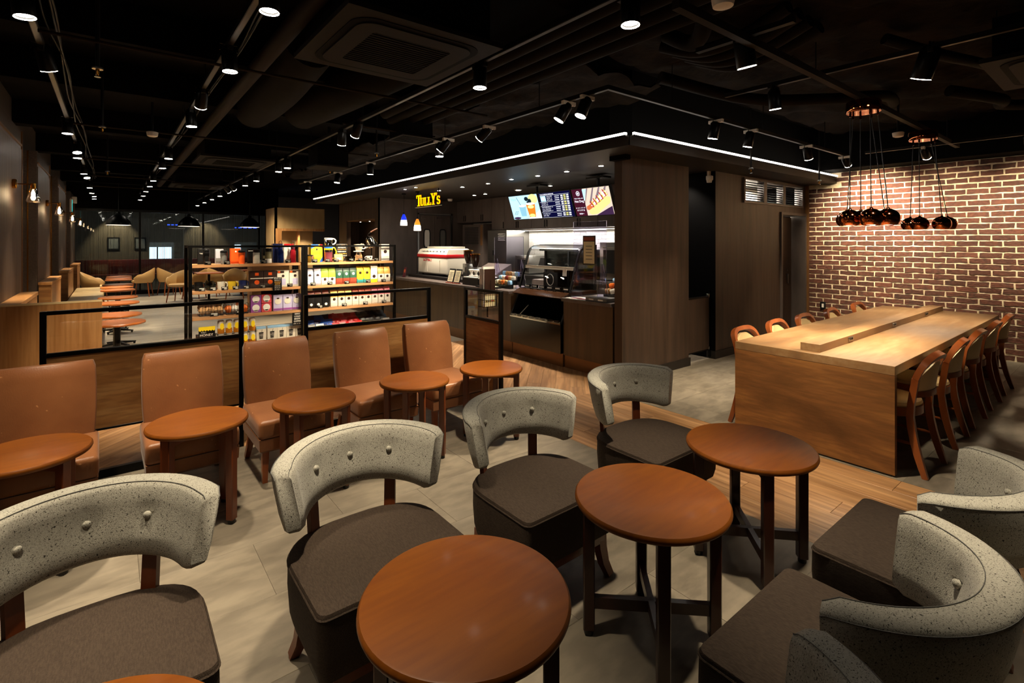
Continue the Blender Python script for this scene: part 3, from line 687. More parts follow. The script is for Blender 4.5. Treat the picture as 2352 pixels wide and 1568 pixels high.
# ------------------------------------------------------------------ display shelving
SY0, SY1 = 5.90, 6.26
def bay(label, x0, x1, levels, bottom):
    t = thing('display_shelf', label, 'shelf', ((x0 + x1)/2, (SY0 + SY1)/2, 0)); a = (x1 - x0)/2; d = (SY1 - SY0)/2
    for sx in (-1, 1):
        for sy in (-1, 1): MB().box(sx*a - .015, sx*a + .015, sy*d - .015, sy*d + .015, 0, 1.49).build('post', 'black_metal', t)
        MB().box(sx*a - .012, sx*a + .012, -d, d, 1.465, 1.49).build('side_rail', 'black_metal', t)
    for sy in (-1, 1): MB().box(-a + .015, a - .015, sy*d - .01, sy*d + .01, 1.468, 1.488).build('top_rail', 'black_metal', t)
    for z in levels:
        MB().rbox(-a + .016, a - .016, -d, d, z - .03, z, .002, 1).build('shelf_board', 'oakshelf', t)
        MB().box(-a + .02, a - .02, -d - .001, -d + .002, z, z + .055).build('front_guard', 'glass', t)
    MB().rbox(-a + .016, a - .016, -d + .01, d, bottom - .03, bottom, .002, 1).build('shelf_board', 'oakshelf', t)
    MB().box(-a + .016, a - .016, -d + .02, d - .01, .08, bottom - .03).build('base_cabinet', 'panelwood', t)
    MB().box(-a + .016, a - .016, -d + .05, d - .03, 0, .08).build('plinth', 'skirting', t)
    return t
bl = bay('black and oak display shelf of tumblers, mugs, tea and honey', .61, 1.683, (1.295, 1.03, .768), .44)
br = bay('black and oak display shelf of coffee bags in rows', 1.717, 2.79, (1.292, 1.028, .765), .44)
MB().box(.18, .53, .155, .165, .768, 1.03).build('back_panel', 'choc', bl)
yf = 5.945
def price(x, z, what, y=5.915, w=.056):
    t = thing('price_card', 'small black price card in front of ' + what, 'price card', (x, y, z)); T = Matrix.Rotation(R(-12), 4, 'X')
    MB().box(-w/2, w/2, -.002, .002, 0, .036, T).build('card', 'black', t)
    MB().box(-w*.38, w*.38, -.003, -.002, .023, .029, T).build('printed_line', 'chalk', t); MB().box(-w*.05, w*.38, -.003, -.002, .008, .017, T).build('printed_price', 'chalk', t)
def tumbler(x, z, r, h, body, lid, lab, foot=None):
    t = thing('tumbler', lab, 'tumbler', (x, yf + r, z))
    MB().lathe([(r*.78, 0), (r*.82, .004), (r*.86, h*.35), (r*1.0, h*.62), (r*1.02, h*.83), (r*.98, h*.84)], 20).build('body', body, t)
    MB().lathe([(r*1.05, h*.835), (r*1.06, h*.90), (r*.95, h*.96), (r*.5, h*1.0), (r*.1, h)], 20).build('lid', lid, t)
    if foot: MB().lathe([(r*.845, .004), (r*.875, h*.33)], 20).build('printed_band', foot, t)
Z1, Z2, Z3 = 1.295, 1.03, .768
tumbler(.758, Z1, .031, .165, 'black', 'black', 'matte black tumbler on the top shelf beside a black carton')
tumbler(.916, Z1, .034, .145, 'grey', 'black', 'mid grey tumbler with black lid on the top shelf')
tumbler(1.082, Z1, .034, .145, 'orange', 'black', 'bright orange tumbler with black lid on the top shelf')
def flask(x, z, r, h, body, lidm, lab, base=None):
    t = thing('flask', lab, 'flask', (x, yf + r, z))
    MB().lathe([(r*.96, 0), (r, .004), (r, h*.74), (r*.9, h*.78)], 22).build('body', body, t)
    MB().lathe([(r*.93, h*.77), (r*.96, h*.83), (r*.90, h*.85), (r*.96, h*.87), (r*.96, h*.97), (r*.85, h), (r*.1, h)], 22).build('lid', lidm, t)
    if base: MB().lathe([(r*1.01, .003), (r*1.01, h*.3)], 22).build('label_band', base, t)
flask(1.223, Z1, .033, .152, 'offwhite', 'black', 'cream flask with black lid on the top shelf')
flask(1.343, Z1, .033, .162, 'khaki', 'black', 'olive flask with black lid and white lower label', 'white')
def bottle(x, body, capm, lab):
    t = thing('water_bottle', lab, 'bottle', (x, yf + .034, Z1)); r = .033
    MB().lathe([(r*.95, 0), (r, .006), (r, .115), (r*.88, .135), (r*.6, .15), (r*.6, .156)], 22).build('body', body, t)
    MB().lathe([(r*.66, .152), (r*.68, .16), (r*.68, .19), (r*.4, .196), (r*.05, .197)], 18).build('cap', capm, t)
    MB().tube([(-.006, 0, .195), (-.018, 0, .215), (-.012, 0, .236), (0, 0, .243), (.012, 0, .236), (.018, 0, .215), (.006, 0, .195)], .003, 6).build('strap', 'choc', t)
bottle(1.468, 'navyglass', 'navy', 'navy clear water bottle with leather strap'); bottle(1.598, 'redglass', 'maroon', 'red clear water bottle with leather strap')
def carton(x, z, w, h, d, body, lab, group=None, face=None, band=None, y=None, top=None, emb=None, nm='carton', txt=None, txm='ink'):
    y = yf if y is None else y
    t = thing(nm, lab, 'box', (x, y + d/2, z), 0, group)
    MB().rbox(-w/2, w/2, -d/2, d/2, 0, h, .0015, 1).build('box_body', body, t)
    e = -d/2 - .0006
    if face: MB().box(-w*.46, w*.46, e, -d/2 + .0005, h*.05, h*.95).build('front_panel', face, t)
    if band: MB().box(-w*.5, w*.5, e - .0004, -d/2 + .0005, band[1]*h, band[2]*h).build('printed_band', band[0], t)
    if top: MB().box(-w/2 + .001, w/2 - .001, -d/2 + .001, d/2 - .001, h, h + .0008).build('top_panel', top, t)
    if emb: MB().lathe([(emb[1]*w, 0), (emb[1]*w, .0012)], 18, T=Matrix.Translation((0, e - .0002, emb[2]*h)) @ Matrix.Rotation(R(90), 4, 'X')).build('emblem', emb[0], t)
    if txt:
        for (s_, zz, k) in txt: text(s_, k, 'printed_text', txm, t, (0, e - .001, zz*h), (R(90), 0, 0))
    return t
yb_ = 6.03
carton(.722, Z1, .065, .160, .06, 'black', 'black carton with white lettering beside the black tumbler', y=yb_, txt=[('Tully\'s', .7, .014)], txm='chalk')
carton(.885, Z1, .07, .156, .06, 'silver', 'pale grey carton behind the grey tumbler', y=yb_, band=('grey', .1, .4))
carton(1.035, Z1, .09, .162, .08, 'orange', 'orange carton behind the orange tumbler', y=yb_, emb=('white', .1, .8))
carton(1.195, Z1, .08, .16, .07, 'black', 'black carton behind the cream flask', y=yb_, band=('chalk', .82, .86))
carton(1.345, Z1, .08, .16, .07, 'black', 'black carton behind the olive flask', y=yb_ + .02, band=('khaki', .3, .5))
carton(1.452, Z1, .10, .212, .07, 'white', 'tall white and navy carton behind the navy bottle', y=yb_, band=('navy', .0, 1.0), face='white')
carton(1.568, Z1, .10, .21, .07, 'white', 'tall white and red carton behind the red bottle', y=yb_, band=('red', .86, 1.0))
for x, w_ in ((.765, 'the black tumbler'), (.935, 'the grey tumbler'), (1.285, 'the cream flask'), (1.532, 'the navy bottle')): price(x, Z1, w_)
# ------------- right bay top shelf
Z1R = 1.292
t = thing('glass_server', 'low glass coffee server with handle next to the yellow carton', 'server', (1.785, yf + .05, Z1R))
MB().lathe([(.045, 0), (.05, .005), (.05, .06), (.042, .075), (.043, .08)], 22, cap1=False).build('bowl', 'glass', t)
MB().lathe([(.044, .074), (.046, .082), (.04, .086), (.01, .088)], 20).build('lid', 'black', t)
MB().tube([(.048, 0, .07), (.075, 0, .068), (.082, 0, .045), (.072, 0, .02), (.05, 0, .015)], .004, 6).build('handle', 'glass', t)
t = carton(1.876, Z1R, .13, .205, .09, 'yellow', 'yellow carton with blue and red corners on the top shelf', y=yf + .08, nm='carton', emb=('ink', .09, .72))
def tri(mat, pts): MB().prism([(x, z) for x, z in pts], 0, .001, Matrix(((1,0,0,0),(0,0,-1,-.0455),(0,1,0,0),(0,0,0,1)))).build('printed_corner', mat, t)
tri('blue', [(-.065, .205), (.03, .205), (-.065, .155)]); tri('red', [(.03, .205), (.065, .205), (.065, .155)]); tri('blue', [(.03, 0), (.065, 0), (.065, .06)])
def jug(x, y, z, r, h, lidm, accent, lab, fill=None):
    t = thing('iced_tea_jug', lab, 'jug', (x, y, z))
    MB().lathe([(r*.9, 0), (r*.95, .004), (r, h*.78)], 22, cap1=False).build('jar', 'glass', t)
    if fill: MB().lathe([(r*.88, .006), (r*.9, h*.62)], 22).build('printed_wrap', fill, t)
    MB().lathe([(r*1.03, h*.76), (r*1.05, h*.80), (r*1.05, h*.96), (r*.9, h), (r*.1, h)], 22).build('lid', lidm, t)
    MB().lathe([(r*1.055, h*.86), (r*1.055, h*.95)], 22).build('lid_band', accent, t)
    MB().tube([(r, 0, h*.9), (r*1.5, 0, h*.88), (r*1.9, 0, h*.65), (r*1.8, 0, h*.4), (r*1.4, 0, h*.22), (r*.95, 0, h*.2)], .007, 8).build('handle', lidm, t)
jug(2.0, yf + .05, Z1R, .048, .185, 'yellow', 'blue', 'glass jug with yellow lid and handle, printed with red pattern', 'pink')
jug(2.0, yf + .05, Z1R + .186, .046, .095, 'white', 'navy', 'small glass jug with white lid and handle stacked on another jug')
t = thing('kraft_bag', 'small brown kraft paper bag on the top shelf', 'bag', (2.108, yf + .03, Z1R))
MB().rings([[(-.05,-.02,0),(.05,-.02,0),(.05,.02,0),(-.05,.02,0)], [(-.052,-.024,.03),(.052,-.024,.03),(.052,.024,.03),(-.052,.024,.03)], [(-.05,-.012,.07),(.05,-.012,.07),(.05,.012,.07),(-.05,.012,.07)], [(-.05,-.003,.09),(.05,-.003,.09),(.05,.003,.09),(-.05,.003,.09)]]).build('pouch', 'kraft', t)
MB().box(-.03, .03, -.0265, -.024, .02, .05).build('printed_label', 'paper', t)
t = thing('menu_board', 'black hand-lettered board with white and gold Japanese writing on the top shelf', 'sign', (2.195, 6.10, Z1R))
MB().rbox(-.068, .068, -.004, .004, .02, .21, .006).build('board', 'black', t); MB().box(-.05, .05, -.01, .02, 0, .02).build('foot', 'black', t)
for k, (s_, m_) in enumerate((('コーヒーマスターが', 'goldink'), ('おすすめする', 'chalk'), ('ハンドドリップ', 'goldink'), ('本格的な味わい', 'chalk'), ('ていねいに淹れる', 'goldink'), ('ペーパードリップ', 'chalk'), ('はじめよう', 'goldink'))):
    text(s_, .0155, 'lettering', m_, t, (0, -.0048, .190 - k*.025), (R(90), 0, 0))
t = thing('glass_cup', 'small dark glass cup beside the pour-over stand', 'cup', (2.235, yf + .035, Z1R))
MB().lathe([(.03, 0), (.034, .004), (.036, .06), (.033, .06), (.031, .008)], 20).build('cup_bowl', 'glass_dark', t)
t = thing('dripper_stand', 'white ceramic dripper on a glass pour-over stand', 'dripper', (2.37, yf + .06, Z1R))
MB().lathe([(.05, 0), (.055, .006), (.045, .06), (.028, .10), (.03, .115)], 24, cap1=False).build('carafe', 'glass', t)
for a in range(4): MB().tube([(.055*math.cos(a*1.57+.4), .055*math.sin(a*1.57+.4), 0), (.03*math.cos(a*1.57+.4), .03*math.sin(a*1.57+.4), .115)], .004, 6).build('stand_leg', 'oakshelf', t)
MB().lathe([(.06, .114), (.062, .122), (.03, .126)], 24).build('saucer_ring', 'white', t)
MB().lathe([(.026, .124), (.034, .13), (.058, .20), (.060, .205), (.054, .205), (.03, .135)], 26).build('cone', 'offwhite', t)
MB().tube([(.052, 0, .195), (.085, 0, .19), (.092, 0, .165), (.07, 0, .15), (.04, 0, .15)], .006, 8).build('handle', 'offwhite', t)
t = thing('gooseneck_kettle', 'tilted chrome gooseneck kettle with wooden handle pouring', 'kettle', (2.535, 6.03, Z1R)); TK = Matrix.Translation((0, 0, .235)) @ Matrix.Rotation(R(-32), 4, 'Y')
MB().lathe([(.058, -.06), (.062, -.054), (.055, 0), (.042, .05), (.036, .06), (.02, .066), (.01, .08), (.004, .082)], 28, T=TK).build('kettle_body', 'chrome', t)
MB().tube([(-.05, 0, -.035), (-.09, 0, -.035), (-.10, 0, -.01), (-.095, 0, .03), (-.12, 0, .05), (-.135, 0, .045)], [.009, .008, .007, .006, .0055, .005], 8, T=TK).build('spout', 'chrome', t)
MB().tube([(.0, 0, .06), (.02, 0, .10), (.07, 0, .105)], .004, 6, T=TK).build('handle_bracket', 'chrome', t)
MB().tube([(.06, 0, .105), (.14, 0, .10), (.16, 0, .095)], .011, 8, T=TK).build('handle_grip', 'redwood', t)
MB().cyl(.03, .045, 0, .25, .006, 8).build('support_rod', 'black_metal', t); MB().box(-.03, .09, 0, .09, 0, .008).build('support_base', 'black_metal', t)
MB().tube([(.03, .045, .235), (.02, 0, .225)], .006, 6).build('support_arm', 'black_metal', t)
t = thing('cup_and_saucer', 'white coffee cup on a saucer with round emblem', 'cup', (2.50, yf + .045, Z1R))
MB().lathe([(.03, 0), (.035, .003), (.062, .014), (.06, .016), (.03, .007)], 28).build('saucer', 'white', t)
MB().lathe([(.018, .007), (.022, .01), (.034, .03), (.038, .06), (.035, .06), (.03, .03), (.005, .014)], 26).build('cup_bowl', 'white', t)
MB().tube([(-.035, 0, .055), (-.056, 0, .05), (-.058, 0, .032), (-.034, 0, .024)], .004, 6).build('handle', 'white', t)
MB().lathe([(.009, 0), (.009, .002)], 16, T=Matrix.Translation((0, -.0365, .043)) @ Matrix.Rotation(R(90), 4, 'X')).build('emblem', 'choc', t)
carton(2.69, Z1R, .108, .205, .07, 'white', 'tall white carton printed with dark cups at the shelf end', emb=('choc', .2, .55), band=('choc', .08, .12))
for x, w_ in ((1.822, 'the yellow carton'), (1.965, 'the yellow lidded jug'), (2.065, 'the kraft bag'), (2.245, 'the dark glass cup'), (2.36, 'the dripper stand'), (2.44, 'the chrome kettle'), (2.56, 'the cup and saucer')): price(x, Z1R, w_)
# ------------------------------------------------------------------ coffee bags
def bag(x, z, w, h, body, upper, emb, lab, group, split=.45, y=None, emz=.62, extra=None):
    y = yf if y is None else y; d = .03; t = thing('coffee_bag', lab, 'coffee bag', (x, y + d, z), random.uniform(-.03, .03), group)
    def rg(zz, dd, ww): return [(-ww, -dd, zz), (-ww*.5, -dd*1.12, zz), (0, -dd*1.16, zz), (ww*.5, -dd*1.12, zz), (ww, -dd, zz), (ww*1.0, dd, zz), (-ww*1.0, dd, zz)]
    W = w/2*.97; zs = split*h
    MB().rings([rg(0, d*.9, W*.97), rg(.01, d, W), rg(zs*.6, d*1.03, W), rg(zs, d*1.0, W)]).build('pouch', body, t)
    MB().rings([rg(zs, d*1.0, W), rg(h*.72, d*.82, W), rg(h*.84, d*.5, W*.96), rg(h*.90, d*.22, W), rg(h*.97, d*.1, W*1.01)], True, True).build('pouch_upper', upper, t)
    zig = []; n = 10
    for i in range(n + 1): zig.append((-W + 2*W*i/n, -.003, h*.97 + (.004 if i % 2 else 0)))
    MB().add([p for p in zig] + [(p[0], .003, p[2]) for p in zig] + [(p[0], -.003, h*.955) for p in zig] + [(p[0], .003, h*.955) for p in zig],
             [f for i in range(n) for f in ((i, i+n+1, i+n+2, i+1), (i, i+1, 2*n+3+i, 2*n+2+i), (n+1+i, 3*n+3+i, 3*n+4+i, n+2+i))]).build('crimp', upper, t)
    if emb: MB().lathe([(w*.2, 0), (w*.2, .0015), (w*.17, .0022)], 16, T=Matrix.Translation((0, -d*1.02 if emz > .5 else -d*1.17, emz*h)) @ Matrix.Rotation(R(90) - (.28 if emz > split and emz > .6 else .03), 4, 'X')).build('emblem', emb, t)
    if extra: MB().box(-W*.8, W*.8, -d*1.19, -d*1.05, extra[1]*h, extra[2]*h).build('printed_band', extra[0], t)
    return t
B2, B3 = 1.028, .765
def seq(base, n, a, b): return [base + ', next to ' + a] + [base + ', between two others like it'] * (n - 2) + [base + ', next to ' + b]
for x, lb in zip((1.773, 1.861), seq('silver grey coffee bag', 2, 'the shelf post', 'the lime bags')): bag(x, B2, .079, .203, 'silver', 'silver', 'choc', lb, 'silver coffee bags', emz=.56, extra=('white', .1, .3))
for x, lb in zip((1.943, 2.026), seq('lime topped coffee bag', 2, 'the silver bags', 'the green bags')): bag(x, B2, .08, .203, 'bagtex', 'lime', 'choc', lb, 'lime coffee bags', .42, emz=.32)
for x, lb in zip((2.111, 2.196, 2.28), seq('dark green and rust coffee bag', 3, 'the lime bags', 'the yellow bags')): bag(x, B2, .082, .203, 'rust', 'green', 'white', lb, 'green coffee bags', .34, emz=.58)
for x, lb in zip((2.366, 2.452), seq('yellow coffee bag with blue pattern', 2, 'the green bags', 'the white carton')): bag(x, B2, .082, .206, 'teal', 'yellow', 'choc', lb, 'yellow and blue coffee bags', .25, emz=.6, extra=('mustard', .2, .27))
carton(2.542, B2, .085, .205, .06, 'white', 'white carton with yellow foot between yellow coffee bags', band=('yellow', 0, .2), emb=('choc', .24, .36))
for x, lb in zip((2.632, 2.716), seq('amber topped white coffee bag', 2, 'the white carton', 'the end post')): bag(x, B2, .08, .2, 'bagtex', 'gold', 'choc', lb, 'amber topped coffee bags', .5, emz=.36)
for x, w_ in ((1.80, 'the silver coffee bags'), (1.99, 'the lime coffee bags'), (2.19, 'the dark green coffee bags'), (2.455, 'the yellow and blue coffee bags'), (2.655, 'the amber topped coffee bags')): price(x, B2, w_)
for x, lb in zip((1.788, 1.868, 1.953), seq('black coffee bag with bronze top', 3, 'the shelf post', 'the golden topped bags')): bag(x, B3, .077, .204, 'black', 'rust', 'chalk', lb, 'black coffee bags', .74, emz=.2)
for x, lb in zip((2.049, 2.137, 2.223), seq('golden topped white coffee bag', 3, 'the black bags', 'the copper topped bags')): bag(x, B3, .082, .2, 'bagtex', 'gold', 'choc', lb, 'golden topped coffee bags', .55, emz=.44)
for x, lb in zip((2.307, 2.389, 2.469), seq('copper topped white coffee bag', 3, 'the golden topped bags', 'the pink topped bags')): bag(x, B3, .078, .201, 'bagtex', 'meat', 'choc', lb, 'copper topped coffee bags', .55, emz=.44)
for x, lb in zip((2.551, 2.634, 2.717), seq('pink topped white coffee bag', 3, 'the copper topped bags', 'the end post')): bag(x, B3, .078, .203, 'bagtex', 'pink', 'choc', lb, 'pink topped coffee bags', .55, emz=.44)
for x, w_ in ((1.88, 'the black coffee bags'), (2.16, 'the golden topped coffee bags'), (2.42, 'the copper topped coffee bags'), (2.66, 'the pink topped coffee bags')): price(x, B3, w_)
# ------------------------------------------------------------------ mugs and cartons, second shelf of the left bay
def mug(x, r, h, m_, lab, em=None):
    t = thing('mug', lab, 'mug', (x, yf + .045, Z2)); r *= .9
    MB().lathe([(r*.92, 0), (r*.96, .004), (r, h*.5), (r*1.05, h), (r*.97, h), (r*.93, h*.5), (r*.85, .01)], 24).build('mug_body', m_, t)
    MB().tube([(r, 0, h*.85), (r*1.45, 0, h*.83), (r*1.6, 0, h*.55), (r*1.45, 0, h*.3), (r*.95, 0, h*.22)], .006, 8).build('handle', m_, t)
mug(.691, .04, .088, 'black', 'black mug at the end of the mug row'); mug(.79, .038, .094, 'glass_dark', 'smoky glass mug between the black and cream mugs'); mug(.893, .04, .085, 'offwhite', 'cream mug in the mug row')
mug(.992, .04, .084, 'mustard', 'yellow mug in the mug row'); mug(1.092, .04, .087, 'navy', 'navy blue mug beside the brown cartons')
for x, w_ in ((.712, 'the black mug'), (.81, 'the smoky glass mug'), (.912, 'the cream mug'), (1.015, 'the yellow mug'), (1.115, 'the navy mug'), (1.275, 'the brown cartons'), (1.55, 'the pale drip coffee cartons')): price(x, Z2, w_)
for x, lb in zip((1.222, 1.354), seq('dark brown carton printed with a glowing cup', 2, 'the navy mug', 'the pale cartons')): 
    c = carton(x, Z2, .128, .182, .09, 'choc', lb, 'dark brown cartons', band=('chalk', .55, .6), emb=('orange', .19, .34))
    MB().box(-.018, .018, -.0465, -.045, .135, .165).build('printed_square', 'orange', c)
for x, lb in zip((1.486, 1.613), seq('pale carton with black and orange corner flash', 2, 'the brown cartons', 'the middle post')):
    c = carton(x, Z2, .122, .182, .09, 'offwhite', lb, 'pale drip coffee cartons', emb=('choc', .12, .66))
    MB().box(-.06, .01, -.0465, -.045, .152, .177).build('printed_flash', 'choc', c); MB().box(-.055, -.03, -.047, -.045, .155, .174).build('printed_square', 'orange', c); MB().box(-.028, .028, -.0462, -.045, .02, .09).build('printed_bottle', 'lilac', c)
def pop(x, y, z, w, h, lines, lab):
    t = thing('hand_lettered_sign', lab, 'sign', (x, y, z)); MB().rbox(-w/2, w/2, -.002, .002, 0, h, .004, 2).build('board', 'black', t)
    n = len(lines)
    for k, (s_, m_, sz) in enumerate(lines): text(s_, sz, 'lettering', m_, t, (0, -.0026, h - (k + .6) * h / (n + .2)), (R(90), 0, 0))
pop(1.415, 5.893, .995, .092, .145, (('苦手だった', 'chalk', .015), ('あなたへ', 'chalk', .016), ('SINGLE', 'goldink', .02), ('SERVE', 'goldink', .02), ('かんたん', 'chalk', .015), ('おいしい', 'chalk', .015), ('コーヒー', 'chalk', .015)), 'black hand-lettered sign clipped before the brown and pale cartons')
# ------------------------------------------------------------------ third shelf left: snack baskets and tea cartons
for (x, col, n, lab, bl_) in ((.80, 'bread', 8, 'wire basket of brown baked snacks', 'clear bag of round brown snacks'), (1.035, 'snackorange', 7, 'wire basket of orange and white snack bags', None)):
    t = thing('snack_basket', lab + ' on the third shelf', 'basket', (x, 6.04, Z3)); b = MB(); hw = .105
    for z in (.005, .05, .11): b.tube([(-hw, -.09, z), (hw, -.09, z), (hw, .09, z), (-hw, .09, z)], .002, 5, True)
    for i in range(9): b.tube([(-hw + 2*hw*i/8, -.09, .11), (-hw + 2*hw*i/8, -.09, .005), (-hw + 2*hw*i/8, .09, .005)], .0016, 4)
    b.build('wire_frame', 'black_metal', t); MB().box(-hw, hw, -.088, .088, .002, .006).build('basket_floor', 'choc', t)
    rs = random.Random(n)
    for i in range(n):
        ox = -.075 + .15 * ((i % 4) / 3); oy = -.05 + .07 * (i // 4); m_ = col if col == 'bread' or i % 3 == 0 else 'white'
        T = Matrix.Translation((x + ox, 6.04 + oy, Z3 + .055 + .03 * (i // 4))) @ Matrix.Rotation(rs.uniform(0, 3), 4, 'Z') @ Matrix.Diagonal((1.15, 1, 1.2, 1))
        bm = bmesh.new(); bmesh.ops.create_icosphere(bm, subdivisions=2, radius=.036)
        for v in bm.verts: v.co *= rs.uniform(.85, 1.12)
        b = MB(); bm.verts.index_update(); b.add([T @ v.co for v in bm.verts], [[v.index for v in f.verts] for f in bm.faces]); bm.free()
        cx, cy, cz = x + ox, 6.04 + oy, Z3 + .05 + .03 * (i // 4)
        b.v = [(a-cx, c-cy, e-cz) for a, c, e in b.v]
        o = b.build('snack_bag', m_, None, (cx, cy, cz))
        lb = 'lumpy bag of brown baked snacks in the wire basket' if col == 'bread' else ('glossy orange snack bag in the wire basket' if m_ == 'snackorange' else 'white sugared snack bag in the wire basket')
        tag(o, lb, 'snack bag', {'bread': 'brown snack bags', 'snackorange': 'orange snack bags', 'white': 'white snack bags'}[m_])
    price(x + .02, Z3, 'the ' + ('brown baked snacks' if col == 'bread' else 'orange and white snacks'), w=.075)
for (x, z, m_, lab) in ((1.213, 0, 'purple', 'lower'), (1.213, .093, 'purple', 'upper'), (1.318, 0, 'pinkred', 'lower'), (1.318, .096, 'pinkred', 'upper')):
    c = carton(x, Z3 + z, .1, .092, .07, m_, lab + ' of two stacked ' + ('purple' if m_ == 'purple' else 'red') + ' tea cartons with a white oval', None, emb=('white', .36, .56)); MB().box(-.018, .018, -.037, -.035, .012, .028).build('printed_label', 'offwhite', c)
for x, lb in zip((1.434, 1.533, 1.63), seq('tall lilac tea carton with pale oval', 3, 'the red tea cartons', 'the middle post')):
    c = carton(x, Z3, .094, .175, .07, 'lilac', lb, 'lilac tea cartons', emb=('offwhite', .36, .6), band=('purple', .04, .16)); MB().box(-.012, .012, -.0375, -.035, .13, .145).build('printed_crest', 'choc', c)
# ------------------------------------------------------------------ bottom left: honey and cold brew
Z4 = .44
t = thing('honey_sign', 'yellow and black sign lettered HONEY on the bottom shelf', 'sign', (.755, 5.915, Z4 + .115)); T = Matrix.Identity(4)
MB().box(-.072, .072, -.002, .002, 0, .115).build('board', 'black', t); MB().box(-.072, .072, -.003, .001, .08, .115).build('yellow_band', 'yellow', t)
dr = [(-.072, .082)]; 
for i in range(13): dr.append((-.072 + .012*i, .082 - (.012 if i % 2 else .002)))
dr.append((.072, .082)); MB().prism(dr[::-1], 0, .001, Matrix(((1,0,0,0),(0,0,-1,-.003),(0,1,0,0),(0,0,0,1)))).build('honey_drip', 'yellow', t)
text("Tully's", .018, 'lettering', 'chalk', t, (-.03, -.004, .058), (R(90), 0, 0)); text('HONEY', .034, 'lettering', 'chalk', t, (-.005, -.004, .03), (R(90), 0, 0))
MB().box(-.08, .08, .004, .16, -.113, .02).build('sign_box', 'choc', t)
def honey(x, y, z, lab, grp):
    t = thing('honey_pouch', lab, 'honey pouch', (x, y, z), random.uniform(-.15, .15), grp); r = .032
    MB().lathe([(r*.9, 0), (r, .006), (r, .05), (r*.98, .055)], 18).build('honey_fill', 'honey', t)
    MB().lathe([(r*.99, .054), (r*1.0, .10), (r*.95, .125), (r*.7, .135)], 18).build('pouch_top', 'offwhite', t)
    b = MB(); n = 16; b.prism([(.019*math.cos(2*math.pi*i/n), .034*math.sin(2*math.pi*i/n)) for i in range(n)], 0, .002, Matrix.Translation((0, -r - .0005, .075)) @ Matrix.Rotation(R(90), 4, 'X')); b.build('oval_label', 'yellow', t)
for k in range(5): honey(.885 + k*.073, 5.955, Z4 + .142, 'yellow labelled honey pouch in the upper honey row', 'upper row of honey pouches')
hp = MB().box(-.19, .19, -.05, .05, 0, .012).build('riser', 'glass', None, (1.03, 5.96, Z4 + .13)); tag(hp, 'clear riser plate between the two rows of honey pouches', 'riser')
for k in range(5): honey(.885 + k*.073, 5.945, Z4, 'yellow labelled honey pouch in the lower honey row', 'lower row of honey pouches')
for k, x in enumerate((1.262, 1.371, 1.468, 1.565, 1.653)):
    w_ = .096 if k < 4 else .075
    c = carton(x, Z4, w_, .17, .075, 'offwhite', ('white cold brew carton with printed cup, ' + ('next to the honey pouches', 'between others like it', 'between others like it', 'behind the COLD BREW sign', 'next to the middle post')[k]), 'cold brew cartons', y=5.93, top='skyblue')
    MB().box(-w_/2, w_/2, -.0385, -.0365, .150, .170).build('blue_edge', 'skyblue', c)
    MB().prism([(-.022, .115), (.022, .115), (.016, .045), (-.016, .045)][::-1], 0, .001, Matrix(((1,0,0,0),(0,0,-1,-.0382),(0,1,0,0),(0,0,0,1)))).build('printed_cup', 'ink', c)
    text('COLD', .014, 'printed_text', 'chalk', c, (0, -.0396, .094), (R(90), 0, 0)); text('BREW', .014, 'printed_text', 'chalk', c, (0, -.0396, .078), (R(90), 0, 0)); text('COFFEE', .009, 'printed_text', 'chalk', c, (0, -.0396, .062), (R(90), 0, 0))
    MB().tube([(.004, -.039, .115), (.010, -.039, .142)], .0015, 5).build('printed_straw', 'ink', c)
pop(1.622, 5.896, .60, .099, .14, (('期間限定', 'chalk', .014), ('COLD', 'chalk', .024), ('BREW', 'chalk', .024), ('COFFEE', 'chalk', .022), ('水出しコーヒー', 'chalk', .012)), 'black sign lettered COLD BREW COFFEE before the white cartons')
price(1.345, Z4, 'the cold brew cartons', y=5.90)
# ------------------------------------------------------------------ bottom right bin with packets
bn = thing('packet_bin', 'sloping bin for blue, red and black packets', 'bin', (2.245, 6.08, Z4))
MB().add([(-.515, -.17, .0), (.515, -.17, 0), (.515, .17, 0), (-.515, .17, 0), (-.515, -.17, .06), (.515, -.17, .06), (.515, .17, .20), (-.515, .17, .20)], [(0,3,2,1), (4,5,6,7), (0,1,5,4), (1,2,6,5), (2,3,7,6), (3,0,4,7)]).build('bin_tray', 'oakshelf', bn)
MB().box(-.515, .515, -.176, -.17, .0, .095).build('front_guard', 'glass', bn)
rs = random.Random(21); pkm = {}
for m_ in ('blue', 'navy', 'red', 'pinkred', 'black', 'bagtex'):
    b = MB(); n = 5
    g = [[(-.05 + .1*i/6, -.035 + .07*j/4, .014*(1 - abs(i-3)/3.2)*(1 - abs(j-2)/2.4) + rs.uniform(-.002, .002)) for j in range(5)] for i in range(7)]
    vs = [p for r0 in g for p in r0]; vs2 = [(x, y, -abs(z)*.8) for x, y, z in vs]; fs = []
    for i in range(6):
        for j in range(4): a = i*5+j; fs += [(a, a+5, a+6, a+1), (35+a, 36+a, 41+a, 40+a)]
    b.add(vs + vs2, fs); pkm[m_] = b.mesh('packet', m_, ang=50)
